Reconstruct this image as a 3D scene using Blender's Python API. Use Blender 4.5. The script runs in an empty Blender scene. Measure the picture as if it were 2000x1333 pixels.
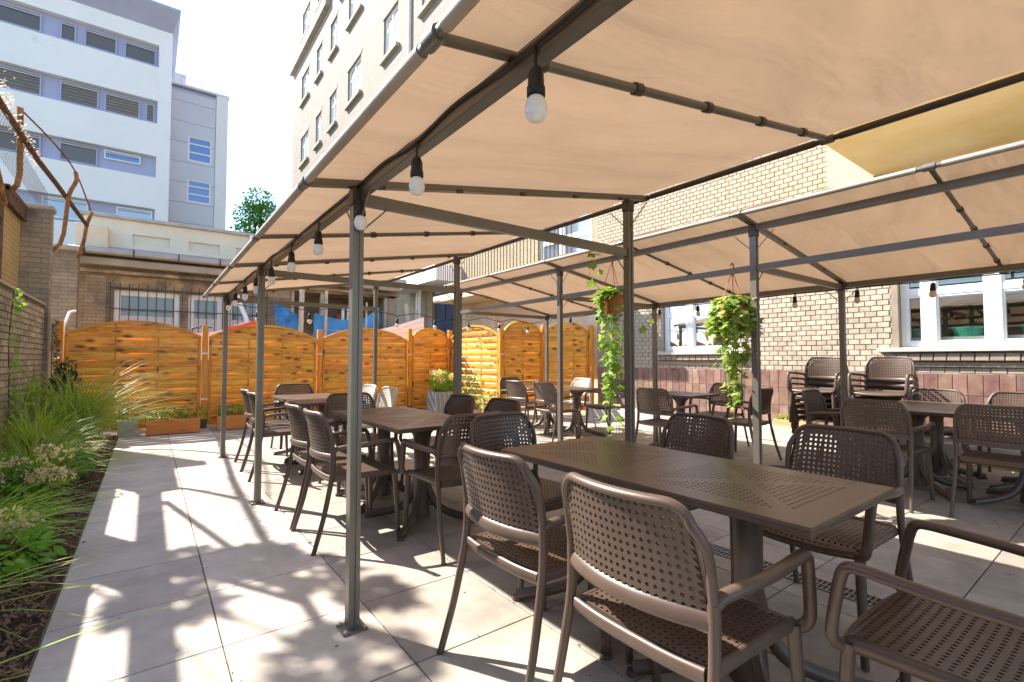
import bpy, bmesh, math, random
from mathutils import Vector, Matrix, noise

S = bpy.context.scene
COL = S.collection
R = math.radians
PI = math.pi
random.seed(7)

# ------------------------------------------------------------------ camera, sky, sun, exposure
cd = bpy.data.cameras.new('camera')
cam = bpy.data.objects.new('camera', cd)
COL.objects.link(cam)
cam.location = (0, 0, 1.21)
cam.rotation_euler = (R(90 + 2.15), 0, -R(36.92))
cd.sensor_width = 36
cd.lens = 945 / 2000 * 36
cd.clip_start = 0.05
cd.clip_end = 600
S.camera = cam

SUN_EL = R(43.5)
SUN_DIR = Vector((-0.475 * math.cos(SUN_EL), 0.88 * math.cos(SUN_EL), math.sin(SUN_EL))).normalized()
W = bpy.data.worlds.new('World')
S.world = W
W.use_nodes = True
wn = W.node_tree.nodes
wn.clear()
sky = wn.new('ShaderNodeTexSky')
sky.sky_type = 'NISHITA'
sky.sun_disc = False
sky.sun_elevation = SUN_EL
sky.sun_rotation = math.atan2(SUN_DIR.x, SUN_DIR.y)
sky.air_density = 1.0
sky.dust_density = 0.9
sky.ozone_density = 3.0
bg = wn.new('ShaderNodeBackground')
bg.inputs['Strength'].default_value = 0.15
wo = wn.new('ShaderNodeOutputWorld')
W.node_tree.links.new(sky.outputs[0], bg.inputs['Color'])
W.node_tree.links.new(bg.outputs[0], wo.inputs['Surface'])

sl = bpy.data.lights.new('sun', 'SUN')
sl.energy = 5.0
sl.angle = R(0.5)
sl.color = (1.0, 0.94, 0.85)
sun = bpy.data.objects.new('sun', sl)
COL.objects.link(sun)
sun.rotation_euler = (-SUN_DIR).to_track_quat('-Z', 'Y').to_euler()

S.view_settings.view_transform = 'Standard'
S.view_settings.look = 'None'
S.view_settings.exposure = 1.55
S.view_settings.gamma = 1.0
S.view_settings.use_curve_mapping = False
S.cycles.use_denoising = True
S.cycles.max_bounces = 10
S.cycles.diffuse_bounces = 5
S.cycles.glossy_bounces = 4
S.cycles.transmission_bounces = 6
S.cycles.transparent_max_bounces = 12
S.cycles.sample_clamp_indirect = 6

# ------------------------------------------------------------------ helpers
def origin(o):
    v = Vector((0, 0, 0))
    while o is not None:
        v += Vector(o.location)
        o = o.parent
    return v

def smoothpath(pts, sub):
    pts = [Vector(p) for p in pts]
    if sub <= 1 or len(pts) < 3:
        return pts
    out = []
    n = len(pts)
    for i in range(n - 1):
        p0 = pts[max(i - 1, 0)]; p1 = pts[i]; p2 = pts[i + 1]; p3 = pts[min(i + 2, n - 1)]
        for k in range(sub):
            t = k / sub
            out.append(0.5 * ((2 * p1) + (p2 - p0) * t + (2 * p0 - 5 * p1 + 4 * p2 - p3) * t * t + (3 * p1 - p0 - 3 * p2 + p3) * t ** 3))
    out.append(pts[-1])
    return out

class MB:
    def __init__(s):
        s.v = []; s.f = []
    def add(s, vs, fs):
        b = len(s.v)
        s.v += [tuple(v) for v in vs]
        s.f += [tuple(i + b for i in f) for f in fs]
    def box(s, x0, x1, y0, y1, z0, z1):
        s.add([(x0, y0, z0), (x1, y0, z0), (x1, y1, z0), (x0, y1, z0), (x0, y0, z1), (x1, y0, z1), (x1, y1, z1), (x0, y1, z1)],
              [(0, 3, 2, 1), (4, 5, 6, 7), (0, 1, 5, 4), (1, 2, 6, 5), (2, 3, 7, 6), (3, 0, 4, 7)])
        return s
    def bar(s, p, q, w, h, up=(0, 0, 1)):
        p = Vector(p); q = Vector(q); d = (q - p).normalized(); u = Vector(up)
        if abs(d.dot(u)) > .98:
            u = Vector((0, 1, 0))
        a = d.cross(u).normalized(); u = a.cross(d).normalized()
        a *= w / 2; u *= h / 2
        s.add([p - a - u, p + a - u, p + a + u, p - a + u, q - a - u, q + a - u, q + a + u, q - a + u],
              [(0, 1, 2, 3), (7, 6, 5, 4), (0, 4, 5, 1), (1, 5, 6, 2), (2, 6, 7, 3), (3, 7, 4, 0)])
        return s
    def sweep(s, pts, ra, rb=None, n=8, sub=4, ref=(1, 0, 0), closed=False, taper=None):
        P = smoothpath(pts, sub)
        m = len(P)
        T = []
        for i in range(m):
            a = P[max(i - 1, 0)] if not closed else P[i - 1]
            b = P[min(i + 1, m - 1)] if not closed else P[(i + 1) % m]
            T.append((b - a).normalized())
        N = Vector(ref); N = (N - T[0] * N.dot(T[0]))
        if N.length < 1e-4:
            N = Vector((0, 1, 0)) - T[0] * T[0].y
        N.normalize()
        rb = ra if rb is None else rb
        vs = []
        for i in range(m):
            N = (N - T[i] * N.dot(T[i])).normalized()
            B = T[i].cross(N)
            t = i / max(m - 1, 1)
            k = taper(t) if taper else 1.0
            for j in range(n):
                an = 2 * PI * j / n
                vs.append(P[i] + N * (ra * k * math.cos(an)) + B * (rb * k * math.sin(an)))
        fs = []
        for i in range(m - 1 if not closed else m):
            i2 = (i + 1) % m
            for j in range(n):
                j2 = (j + 1) % n
                fs.append((i * n + j, i * n + j2, i2 * n + j2, i2 * n + j))
        if not closed:
            fs.append(tuple(range(n - 1, -1, -1)))
            fs.append(tuple((m - 1) * n + j for j in range(n)))
        s.add(vs, fs)
        return s
    def lathe(s, prof, c=(0, 0, 0), n=16):
        vs = []
        for r, z in prof:
            for j in range(n):
                a = 2 * PI * j / n
                vs.append((c[0] + r * math.cos(a), c[1] + r * math.sin(a), c[2] + z))
        fs = []
        for i in range(len(prof) - 1):
            for j in range(n):
                j2 = (j + 1) % n
                fs.append((i * n + j, i * n + j2, (i + 1) * n + j2, (i + 1) * n + j))
        fs.append(tuple(range(n - 1, -1, -1)))
        fs.append(tuple((len(prof) - 1) * n + j for j in range(n)))
        s.add(vs, fs)
        return s
    def mesh(s, name, mt, smooth=0, bevel=0, off=(0, 0, 0), segs=1, dbl=False):
        me = bpy.data.meshes.new(name)
        o = Vector(off)
        me.from_pydata([tuple(Vector(v) - o) for v in s.v], [], s.f)
        if bevel or dbl:
            bm = bmesh.new(); bm.from_mesh(me)
            if dbl:
                bmesh.ops.remove_doubles(bm, verts=bm.verts, dist=1e-5)
            if bevel:
                bmesh.ops.bevel(bm, geom=list(bm.edges), offset=bevel, segments=segs, affect='EDGES', clamp_overlap=True)
            bm.to_mesh(me); bm.free()
        if mt is not None:
            me.materials.append(mt)
        if smooth:
            me.polygons.foreach_set('use_smooth', [True] * len(me.polygons))
            me.set_sharp_from_angle(angle=R(smooth))
        me.update()
        return me
    def build(s, name, mt, parent=None, smooth=0, bevel=0, segs=1, label=None, dbl=False):
        me = s.mesh(name, mt, smooth, bevel, origin(parent), segs, dbl)
        return put(name, me, parent, label=label)

def put(name, me, parent=None, loc=(0, 0, 0), rot=(0, 0, 0), label=None):
    o = bpy.data.objects.new(name, me)
    COL.objects.link(o)
    o.location = loc
    o.rotation_euler = rot
    if parent is not None:
        o.parent = parent
    if label:
        o['label'] = label
    return o

def thing(name, label, cat, loc=(0, 0, 0), rotz=0, group=None):
    o = bpy.data.objects.new(name, None)
    COL.objects.link(o)
    o.location = loc
    o.rotation_euler = (0, 0, rotz)
    o.empty_display_size = .1
    return tag(o, label, cat, group)

def tag(o, label, cat, group=None):
    o['label'] = label; o['category'] = cat
    if group:
        o['group'] = group
    return o

def kind(o, k):
    o['kind'] = k
    return o

def dup(root, loc, rotz, label, group=None):
    r = root.copy(); COL.objects.link(r)
    r.location = loc; r.rotation_euler = (0, 0, rotz); r['label'] = label
    if group:
        r['group'] = group
    for ch in list(root.children):
        c = ch.copy(); COL.objects.link(c); c.parent = r
        for g in list(ch.children):
            d = g.copy(); COL.objects.link(d); d.parent = c
    return r

# ------------------------------------------------------------------ materials
def newmat(name):
    m = bpy.data.materials.new(name)
    m.use_nodes = True
    t = m.node_tree
    p = t.nodes['Principled BSDF']
    return m, t, p

def coords(t, stretch=(1, 1, 1), rnd=True, world=False):
    N = t.nodes.new; L = t.links.new
    if world:
        g = N('ShaderNodeNewGeometry'); src = g.outputs['Position']
    else:
        tc = N('ShaderNodeTexCoord'); src = tc.outputs['Object']
    if rnd:
        oi = N('ShaderNodeObjectInfo')
        mu = N('ShaderNodeMath'); mu.operation = 'MULTIPLY'; mu.inputs[1].default_value = 37.0
        L(oi.outputs['Random'], mu.inputs[0])
        va = N('ShaderNodeVectorMath'); va.operation = 'ADD'
        L(src, va.inputs[0]); L(mu.outputs[0], va.inputs[1])
        src = va.outputs[0]
    mp = N('ShaderNodeMapping'); mp.inputs['Scale'].default_value = stretch
    L(src, mp.inputs['Vector'])
    return mp.outputs[0]

def ramp(t, fac, stops):
    r = t.nodes.new('ShaderNodeValToRGB')
    e = r.color_ramp.elements
    while len(e) < len(stops):
        e.new(.5)
    for i, (pos, c) in enumerate(stops):
        e[i].position = pos
        e[i].color = (*c, 1) if len(c) == 3 else c
    t.links.new(fac, r.inputs['Fac'])
    return r.outputs['Color']

def noisetex(t, vec, scale, detail=5, rough=.6):
    n = t.nodes.new('ShaderNodeTexNoise')
    n.inputs['Scale'].default_value = scale
    n.inputs['Detail'].default_value = detail
    n.inputs['Roughness'].default_value = rough
    t.links.new(vec, n.inputs['Vector'])
    return n.outputs['Fac']

def mixc(t, fac, a, b, mode='MIX'):
    m = t.nodes.new('ShaderNodeMix'); m.data_type = 'RGBA'; m.blend_type = mode
    for sock, v in ((m.inputs[0], fac), (m.inputs[6], a), (m.inputs[7], b)):
        if hasattr(v, 'node'):
            t.links.new(v, sock)
        elif isinstance(v, (int, float)):
            sock.default_value = v
        else:
            sock.default_value = (*v, 1)
    return m.outputs[2]

def rndval(t, col, amt, hue=0):
    oi = t.nodes.new('ShaderNodeObjectInfo')
    mr = t.nodes.new('ShaderNodeMapRange')
    mr.inputs['To Min'].default_value = 1 - amt; mr.inputs['To Max'].default_value = 1 + amt
    t.links.new(oi.outputs['Random'], mr.inputs['Value'])
    hs = t.nodes.new('ShaderNodeHueSaturation')
    t.links.new(mr.outputs[0], hs.inputs['Value'])
    if hue:
        m2 = t.nodes.new('ShaderNodeMapRange')
        m2.inputs['To Min'].default_value = .5 - hue; m2.inputs['To Max'].default_value = .5 + hue
        ml = t.nodes.new('ShaderNodeMath'); ml.operation = 'FRACT'
        mm = t.nodes.new('ShaderNodeMath'); mm.operation = 'MULTIPLY'; mm.inputs[1].default_value = 7.3
        t.links.new(oi.outputs['Random'], mm.inputs[0]); t.links.new(mm.outputs[0], ml.inputs[0])
        t.links.new(ml.outputs[0], m2.inputs['Value']); t.links.new(m2.outputs[0], hs.inputs['Hue'])
    t.links.new(col, hs.inputs['Color'])
    return hs.outputs['Color']

def bump(t, p, fac, strength, dist=.01):
    b = t.nodes.new('ShaderNodeBump')
    b.inputs['Strength'].default_value = strength
    b.inputs['Distance'].default_value = dist
    t.links.new(fac, b.inputs['Height'])
    t.links.new(b.outputs[0], p.inputs['Normal'])

def M(name, c1, c2=None, sc=6, rough=.6, bmp=0, bsc=None, rnd=0, hue=0, stretch=(1, 1, 1), metal=0, spec=.4, lo=.35, hi=.65,
      dirt=None, dsc=1.2, dlo=.5, dhi=.7, world=False, offs=True):
    m, t, p = newmat(name)
    v = coords(t, stretch, offs, world)
    f = noisetex(t, v, sc)
    col = ramp(t, f, [(lo, c1), (hi, c2 or c1)])
    if dirt:
        v2 = coords(t, (1, 1, 1), False, True)
        d = noisetex(t, v2, dsc, 6, .65)
        df = ramp(t, d, [(dlo, (0, 0, 0)), (dhi, (1, 1, 1))])
        col = mixc(t, df, col, dirt)
    if rnd:
        col = rndval(t, col, rnd, hue)
    t.links.new(col, p.inputs['Base Color'])
    p.inputs['Roughness'].default_value = rough
    p.inputs['Metallic'].default_value = metal
    p.inputs['Specular IOR Level'].default_value = spec
    if bmp:
        bump(t, p, noisetex(t, v, bsc or sc * 4), bmp)
    return m

def wood(name, light, dark, knot, rough=.55, ax=0, rnd=.12):
    m, t, p = newmat(name)
    st = [9.0, 9.0, 9.0]; st[ax] = 1.1
    v = coords(t, st, True)
    f = noisetex(t, v, 2.2, 7, .65)
    col = ramp(t, f, [(.36, dark), (.6, light)])
    st2 = [5.0, 5.0, 5.0]; st2[ax] = 2.2
    v2 = coords(t, st2, True)
    vo = t.nodes.new('ShaderNodeTexVoronoi'); vo.inputs['Scale'].default_value = 1.55
    t.links.new(v2, vo.inputs['Vector'])
    kf = ramp(t, vo.outputs['Distance'], [(.12, (1, 1, 1)), (.3, (0, 0, 0))])
    col = mixc(t, kf, col, knot)
    col = rndval(t, col, rnd, .006)
    t.links.new(col, p.inputs['Base Color'])
    p.inputs['Roughness'].default_value = rough
    bump(t, p, f, .25, .004)
    return m

def leafmat(name, c1, c2, trans=.45, rough=.45, rnd=.25):
    m, t, p = newmat(name)
    v = coords(t, (1, 1, 1), True)
    f = noisetex(t, v, 9, 3)
    col = ramp(t, f, [(.35, c1), (.65, c2)])
    col = rndval(t, col, rnd, .02)
    t.links.new(col, p.inputs['Base Color'])
    p.inputs['Roughness'].default_value = rough
    tr = t.nodes.new('ShaderNodeBsdfTranslucent')
    t.links.new(col, tr.inputs['Color'])
    mx = t.nodes.new('ShaderNodeMixShader'); mx.inputs[0].default_value = trans
    out = [n for n in t.nodes if n.type == 'OUTPUT_MATERIAL'][0]
    t.links.new(p.outputs[0], mx.inputs[1]); t.links.new(tr.outputs[0], mx.inputs[2])
    t.links.new(mx.outputs[0], out.inputs['Surface'])
    return m

def panemat(name, col, refl=.35, rough=.02, rmax=1):
    m, t, p = newmat(name)
    p.inputs['Base Color'].default_value = (*col, 1)
    p.inputs['Roughness'].default_value = .35
    g = t.nodes.new('ShaderNodeBsdfGlossy'); g.inputs['Roughness'].default_value = rough
    g.inputs['Color'].default_value = (.9, .93, .95, 1)
    lw = t.nodes.new('ShaderNodeLayerWeight'); lw.inputs['Blend'].default_value = .2
    mr = t.nodes.new('ShaderNodeMapRange'); mr.inputs['To Min'].default_value = refl; mr.inputs['To Max'].default_value = rmax
    t.links.new(lw.outputs['Facing'], mr.inputs['Value'])
    mx = t.nodes.new('ShaderNodeMixShader')
    out = [n for n in t.nodes if n.type == 'OUTPUT_MATERIAL'][0]
    t.links.new(mr.outputs[0], mx.inputs[0]); t.links.new(p.outputs[0], mx.inputs[1]); t.links.new(g.outputs[0], mx.inputs[2])
    t.links.new(mx.outputs[0], out.inputs['Surface'])
    return m

def brickmat(name, c1, c2, mortar, axis, bw=.26, bh=.075, dirt=None, dlo=.5, dhi=.7, dsc=.8, rough=.85):
    """far brickwork: colour and joints from the brick texture, axis = the horizontal world axis"""
    m, t, p = newmat(name)
    g = t.nodes.new('ShaderNodeNewGeometry')
    sx = t.nodes.new('ShaderNodeSeparateXYZ'); t.links.new(g.outputs['Position'], sx.inputs[0])
    cx = t.nodes.new('ShaderNodeCombineXYZ')
    t.links.new(sx.outputs[axis], cx.inputs[0]); t.links.new(sx.outputs['Z'], cx.inputs[1])
    b = t.nodes.new('ShaderNodeTexBrick')
    b.inputs['Scale'].default_value = 1
    b.inputs['Brick Width'].default_value = bw
    b.inputs['Row Height'].default_value = bh
    b.inputs['Mortar Size'].default_value = .009
    b.inputs['Mortar Smooth'].default_value = .2
    b.inputs['Color1'].default_value = (*c1, 1); b.inputs['Color2'].default_value = (*c2, 1); b.inputs['Mortar'].default_value = (*mortar, 1)
    t.links.new(cx.outputs[0], b.inputs['Vector'])
    n = noisetex(t, g.outputs['Position'], 2.0, 6, .7)
    col = mixc(t, .5, b.outputs['Color'], ramp(t, n, [(.3, tuple(x * .6 for x in c1)), (.7, tuple(min(1, x * 1.25) for x in c2))]))
    if dirt:
        d = noisetex(t, g.outputs['Position'], dsc, 6, .7)
        col = mixc(t, ramp(t, d, [(dlo, (0, 0, 0)), (dhi, (1, 1, 1))]), col, dirt)
    t.links.new(col, p.inputs['Base Color'])
    p.inputs['Roughness'].default_value = rough
    inv = t.nodes.new('ShaderNodeMath'); inv.operation = 'SUBTRACT'; inv.inputs[0].default_value = 1
    t.links.new(b.outputs['Fac'], inv.inputs[1])
    bump(t, p, inv.outputs[0], .6, .01)
    return m

MT = {}
MT['tile_cream'] = M('tile_cream', (.45, .395, .33), (.56, .495, .42), 4.5, .55, .2, 60, .09, .01, spec=.35, dirt=(.33, .295, .26), dsc=2.3, dlo=.5, dhi=.8)
MT['tile_grey'] = M('tile_grey', (.31, .275, .23), (.42, .37, .31), 4.5, .6, .2, 60, .1, .01, spec=.35, dirt=(.215, .19, .16), dsc=2.3, dlo=.48, dhi=.78)
MT['joint'] = M('joint', (.10, .085, .055), (.22, .20, .07), 4, .95, world=True)
MT['plastic'] = M('plastic', (.084, .054, .039), (.098, .064, .047), 20, .4, .05, 300, .07, spec=.55)
MT['plastic_top'] = M('plastic_top', (.112, .071, .05), (.132, .086, .062), 9, .3, .06, 250, .04, spec=.5)
MT['metal'] = M('metal', (.165, .148, .125), (.19, .172, .147), 12, .38, .03, 200, 0, metal=.35, spec=.5)
MT['metal_dark'] = M('metal_dark', (.07, .06, .052), (.085, .075, .066), 12, .4, metal=.3)
MT['steel'] = M('steel', (.5, .49, .47), (.6, .59, .57), 30, .3, metal=.9)
MT['rubber'] = M('rubber', (.012, .012, .012), (.02, .02, .02), 10, .5)
MT['bulb'] = M('bulb', (.86, .85, .83), (.9, .89, .87), 5, .18, spec=.5)
MT['cream_bulb'] = M('cream_bulb', (.75, .62, .4), (.8, .68, .46), 5, .25)
MT['fence'] = wood('fence', (.90, .40, .035), (.60, .205, .012), (.24, .065, .008), rnd=.17)
MT['fence_v'] = wood('fence_v', (.76, .29, .02), (.56, .18, .012), (.2, .06, .01), ax=2)
MT['planter_orange'] = wood('planter_orange', (.78, .28, .05), (.68, .23, .04), (.6, .19, .03), rnd=.03)
MT['brick'] = M('brick', (.41, .335, .245), (.52, .435, .33), 9, .85, .35, 60, .17, .012, dirt=(.42, .34, .24), dsc=3, dlo=.58, dhi=.8)
MT['mortar'] = M('mortar', (.34, .28, .21), (.43, .36, .28), 12, .95, .4, 80, world=True)
MT['plinth_tile'] = M('plinth_tile', (.19, .102, .076), (.285, .185, .145), 6, .45, .1, 60, .22, .015, dirt=(.42, .34, .31), dsc=2.2, dlo=.56, dhi=.85)
MT['grout'] = M('grout', (.50, .45, .40), (.58, .53, .48), 20, .95, world=True)
MT['sill'] = M('sill', (.5, .46, .4), (.62, .58, .52), 5, .8, .2, 50, world=True)
MT['dark_sill'] = M('dark_sill', (.26, .2, .15), (.36, .29, .22), 5, .85, .3, 50, .12)
MT['white'] = M('white', (.78, .78, .76), (.84, .84, .82), 3, .4, spec=.45)
MT['plaster_cream'] = M('plaster_cream', (.66, .56, .40), (.76, .68, .52), 2.5, .9, .2, 40, world=True, dirt=(.5, .38, .24), dsc=.9, dlo=.55, dhi=.75)
MT['plaster_yellow'] = M('plaster_yellow', (.76, .62, .29), (.84, .74, .44), 1.6, .9, .2, 40, world=True, dirt=(.78, .70, .46), dsc=1.1, dlo=.56, dhi=.68)
MT['old_wall'] = brickmat('old_wall', (.43, .33, .22), (.29, .225, .15), (.18, .14, .1), 'X', dirt=(.13, .105, .08), dlo=.42, dhi=.66, dsc=1.3)
MT['old_plaster'] = M('old_plaster', (.22, .15, .09), (.46, .33, .18), 2.2, .95, .5, 30, world=True, dirt=(.15, .11, .075), dsc=1.4, dlo=.5, dhi=.62)
MT['left_brick'] = M('left_brick', (.33, .26, .185), (.46, .37, .265), 7, .95, .45, 50, .2, .012, dirt=(.19, .155, .12), dsc=1.8, dlo=.5, dhi=.75)
MT['left_mortar'] = M('left_mortar', (.13, .105, .08), (.19, .155, .12), 12, .95, .4, 80, world=True)
MT['gold_brick'] = brickmat('gold_brick', (.52, .36, .16), (.42, .28, .12), (.2, .14, .08), 'Y', bh=.07)
MT['tall_brick'] = brickmat('tall_brick', (.34, .295, .24), (.22, .188, .148), (.16, .138, .112), 'Y', bw=.27, bh=.08)
MT['shade_brick'] = brickmat('shade_brick', (.46, .36, .22), (.36, .28, .17), (.17, .13, .09), 'Y', bw=.26, bh=.075)
MT['stone_band'] = M('stone_band', (.36, .31, .25), (.46, .40, .33), 2, .9, .2, 30, world=True)
MT['pale_stone'] = M('pale_stone', (.66, .56, .42), (.74, .64, .5), 2, .9, .2, 30, world=True)
MT['white_wall'] = M('white_wall', (.88, .88, .89), (.92, .92, .925), .7, .9, .05, 20, world=True, dirt=(.62, .61, .61), dsc=.35, dlo=.6, dhi=.8)
MT['lilac'] = M('lilac', (.40, .42, .60), (.44, .46, .64), .8, .8, world=True)
MT['grey_panel'] = M('grey_panel', (.58, .61, .71), (.62, .65, .75), .8, .6, world=True, rnd=.03)
MT['pale_panel'] = M('pale_panel', (.76, .78, .81), (.8, .82, .85), .8, .6, world=True)
MT['pane_brown'] = panemat('pane_brown', (.11, .09, .065), .03, .15, .2)
MT['pane_blue'] = panemat('pane_blue', (.04, .15, .48), .1, .05)
MT['pane'] = panemat('pane', (.055, .045, .035), .30)
MT['pane_dark'] = panemat('pane_dark', (.10, .11, .12), .25, .05)
def clearpane(name):
    m, t, p = newmat(name)
    tr = t.nodes.new('ShaderNodeBsdfTransparent'); tr.inputs['Color'].default_value = (.86, .9, .88, 1)
    g = t.nodes.new('ShaderNodeBsdfGlossy'); g.inputs['Roughness'].default_value = .01
    lw = t.nodes.new('ShaderNodeLayerWeight'); lw.inputs['Blend'].default_value = .3
    mr = t.nodes.new('ShaderNodeMapRange'); mr.inputs['To Min'].default_value = .12; mr.inputs['To Max'].default_value = .9
    t.links.new(lw.outputs['Facing'], mr.inputs['Value'])
    mx = t.nodes.new('ShaderNodeMixShader')
    t.links.new(mr.outputs[0], mx.inputs[0]); t.links.new(tr.outputs[0], mx.inputs[1]); t.links.new(g.outputs[0], mx.inputs[2])
    out = [n for n in t.nodes if n.type == 'OUTPUT_MATERIAL'][0]
    t.links.new(mx.outputs[0], out.inputs['Surface'])
    return m
MT['pane_clear'] = clearpane('pane_clear')
MT['room'] = M('room', (.34, .24, .16), (.46, .34, .24), 2, .8)
MT['pane_pale'] = panemat('pane_pale', (.42, .45, .48), .3, .06)
MT['pane_low'] = panemat('pane_low', (.10, .11, .12), .05, .1)
MT['render_tan'] = M('render_tan', (.40, .33, .24), (.50, .42, .31), 3, .9, .2, 40, world=True)
MT['blind'] = M('blind', (.6, .6, .62), (.66, .66, .68), 2, .8)
MT['parapet'] = M('parapet', (.74, .69, .56), (.82, .77, .65), 1.3, .9, .15, 30, world=True, dirt=(.45, .38, .27), dsc=1.2, dlo=.62, dhi=.75)
MT['zinc'] = M('zinc', (.36, .34, .31), (.48, .45, .41), 3, .5, metal=.4, world=True)
MT['rust'] = M('rust', (.10, .045, .022), (.34, .15, .05), 9, .85, .4, 60, world=True)
MT['rust_dark'] = M('rust_dark', (.06, .032, .02), (.14, .065, .03), 9, .8, .3, 60, world=True)
MT['iron'] = M('iron', (.05, .04, .035), (.08, .06, .05), 9, .7)
MT['moss'] = M('moss', (.12, .14, .02), (.25, .25, .05), 30, .95)
MT['soil'] = M('soil', (.05, .032, .022), (.085, .055, .036), 20, .95, .8, 60, world=True)
MT['bark'] = M('bark', (.10, .05, .03), (.22, .12, .075), 9, .9, .5, 40, .4, .02)
MT['blue_tarp'] = M('blue_tarp', (.03, .22, .55), (.05, .32, .68), 3, .4, .3, 20, world=True)
MT['red_tarp'] = M('red_tarp', (.6, .06, .03), (.7, .1, .05), 3, .5, world=True)
MT['white_tarp'] = M('white_tarp', (.72, .70, .66), (.8, .78, .75), 3, .6, world=True)
MT['bluedoor'] = M('bluedoor', (.035, .045, .09), (.05, .065, .12), 3, .5, .1, 30, world=True)
MT['greywood'] = wood('greywood', (.52, .47, .40), (.40, .35, .29), (.3, .25, .2), ax=2)
MT['terracotta'] = M('terracotta', (.42, .095, .035), (.5, .13, .05), 8, .5)
MT['stonepot'] = M('stonepot', (.40, .37, .32), (.52, .49, .43), 12, .9, .5, 40)
MT['greybox'] = M('greybox', (.30, .27, .24), (.40, .36, .32), 5, .7, .1)
MT['string_red'] = M('string_red', (.55, .1, .03), (.6, .14, .05), 8, .5)
MT['ivy'] = leafmat('ivy', (.15, .30, .025), (.32, .44, .06), .5)
MT['ivy_pale'] = leafmat('ivy_pale', (.36, .46, .06), (.62, .64, .2), .55)
MT['leaf_green'] = leafmat('leaf_green', (.12, .33, .025), (.27, .46, .04), .5)
MT['leaf_dark'] = leafmat('leaf_dark', (.015, .06, .015), (.03, .10, .02), .3)
MT['grass'] = leafmat('grass', (.24, .44, .02), (.48, .62, .05), .55)
MT['grass_dry'] = leafmat('grass_dry', (.42, .38, .13), (.55, .48, .2), .4)
MT['flower_cream'] = leafmat('flower_cream', (.86, .66, .26), (.93, .82, .48), .4)
MT['flower_yellow'] = leafmat('flower_yellow', (.75, .5, .08), (.8, .65, .25), .35)
MT['tree_leaf'] = leafmat('tree_leaf', (.06, .26, .04), (.20, .42, .04), .55)
MT['bucket_green'] = M('bucket_green', (.04, .45, .33), (.08, .6, .46), 6, .4)

# awning fabric: woven, lets the sun through
def fabricmat():
    m, t, p = newmat('awning_fabric')
    v = coords(t, (1, 1, 1), False)
    n = noisetex(t, v, .9, 5)
    n2 = noisetex(t, v, 5, 4)
    col = ramp(t, n, [(.3, (.455, .335, .24)), (.7, (.535, .40, .295))])
    col = mixc(t, ramp(t, n2, [(.62, (0, 0, 0)), (.8, (.35, .35, .35))]), col, (.42, .29, .19))
    wv = t.nodes.new('ShaderNodeTexWave'); wv.inputs['Scale'].default_value = 60; wv.inputs['Distortion'].default_value = .4
    wv.bands_direction = 'DIAGONAL'
    t.links.new(v, wv.inputs['Vector'])
    t.links.new(col, p.inputs['Base Color'])
    p.inputs['Roughness'].default_value = .8
    tr = t.nodes.new('ShaderNodeBsdfTranslucent')
    tc = mixc(t, 1.0, col, (1.0, .89, .77), 'MULTIPLY')
    t.links.new(tc, tr.inputs['Color'])
    b0 = t.nodes.new('ShaderNodeBump'); b0.inputs['Strength'].default_value = .62; b0.inputs['Distance'].default_value = .06
    vs_ = coords(t, (.8, 2.4, .8), False)
    nw = t.nodes.new('ShaderNodeTexNoise'); nw.inputs['Scale'].default_value = 1.1; nw.inputs['Detail'].default_value = 4; nw.inputs['Distortion'].default_value = .8
    t.links.new(vs_, nw.inputs['Vector']); t.links.new(nw.outputs['Fac'], b0.inputs['Height'])
    b = t.nodes.new('ShaderNodeBump'); b.inputs['Strength'].default_value = .15; b.inputs['Distance'].default_value = .004
    t.links.new(b0.outputs[0], b.inputs['Normal'])
    t.links.new(wv.outputs['Fac'], b.inputs['Height'])
    t.links.new(b.outputs[0], p.inputs['Normal']); t.links.new(b.outputs[0], tr.inputs['Normal'])
    mx = t.nodes.new('ShaderNodeMixShader'); mx.inputs[0].default_value = .23
    out = [x for x in t.nodes if x.type == 'OUTPUT_MATERIAL'][0]
    t.links.new(p.outputs[0], mx.inputs[1]); t.links.new(tr.outputs[0], mx.inputs[2])
    t.links.new(mx.outputs[0], out.inputs['Surface'])
    return m
MT['fabric'] = fabricmat()
#@@SETTING
# ------------------------------------------------------------------ ground, paving, planting bed
fwv = Vector((math.sin(R(36.92)), math.cos(R(36.92)), 0)); rtv = Vector((fwv.y, -fwv.x, 0))
def in_view(x, y, mg=.9):
    f = x * fwv.x + y * fwv.y; r = x * rtv.x + y * rtv.y
    return f > -.3 and abs(r) < f * 1.12 + mg

g = MB(); g.add([(-150, -150, -.06), (150, -150, -.06), (150, 150, -.06), (-150, 150, -.06)], [(0, 1, 2, 3)])
kind(g.build('ground', MT['joint']), 'structure')
floor = MB().box(-.35, 7.9, -2.2, 10.6, -.055, -.012).build('patio_floor', MT['joint'])
kind(floor, 'structure')
xs = [-.34, .28] + [.88 + .6 * k for k in range(12)]
ys = [2.40 + .592 * k for k in range(-7, 14)]
tile_me = {}
def tile(w, d, mt, key):
    if key not in tile_me:
        tile_me[key] = MB().box(-w / 2, w / 2, -d / 2, d / 2, -.02, 0).mesh('floor_tile', mt, bevel=.0018)
    return tile_me[key]
for i in range(len(xs) - 1):
    for j in range(len(ys) - 1):
        cx = (xs[i] + xs[i + 1]) / 2; cy = (ys[j] + ys[j + 1]) / 2
        if not in_view(cx, cy):
            continue
        w = xs[i + 1] - xs[i] - .006; d = .592 - .006
        mt = MT['tile_cream'] if xs[i] < .8 else MT['tile_grey']
        put('floor_tile', tile(w, d, mt, (i == 0, mt.name)), floor, (cx, cy, random.uniform(-.0008, .0008)))

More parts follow.
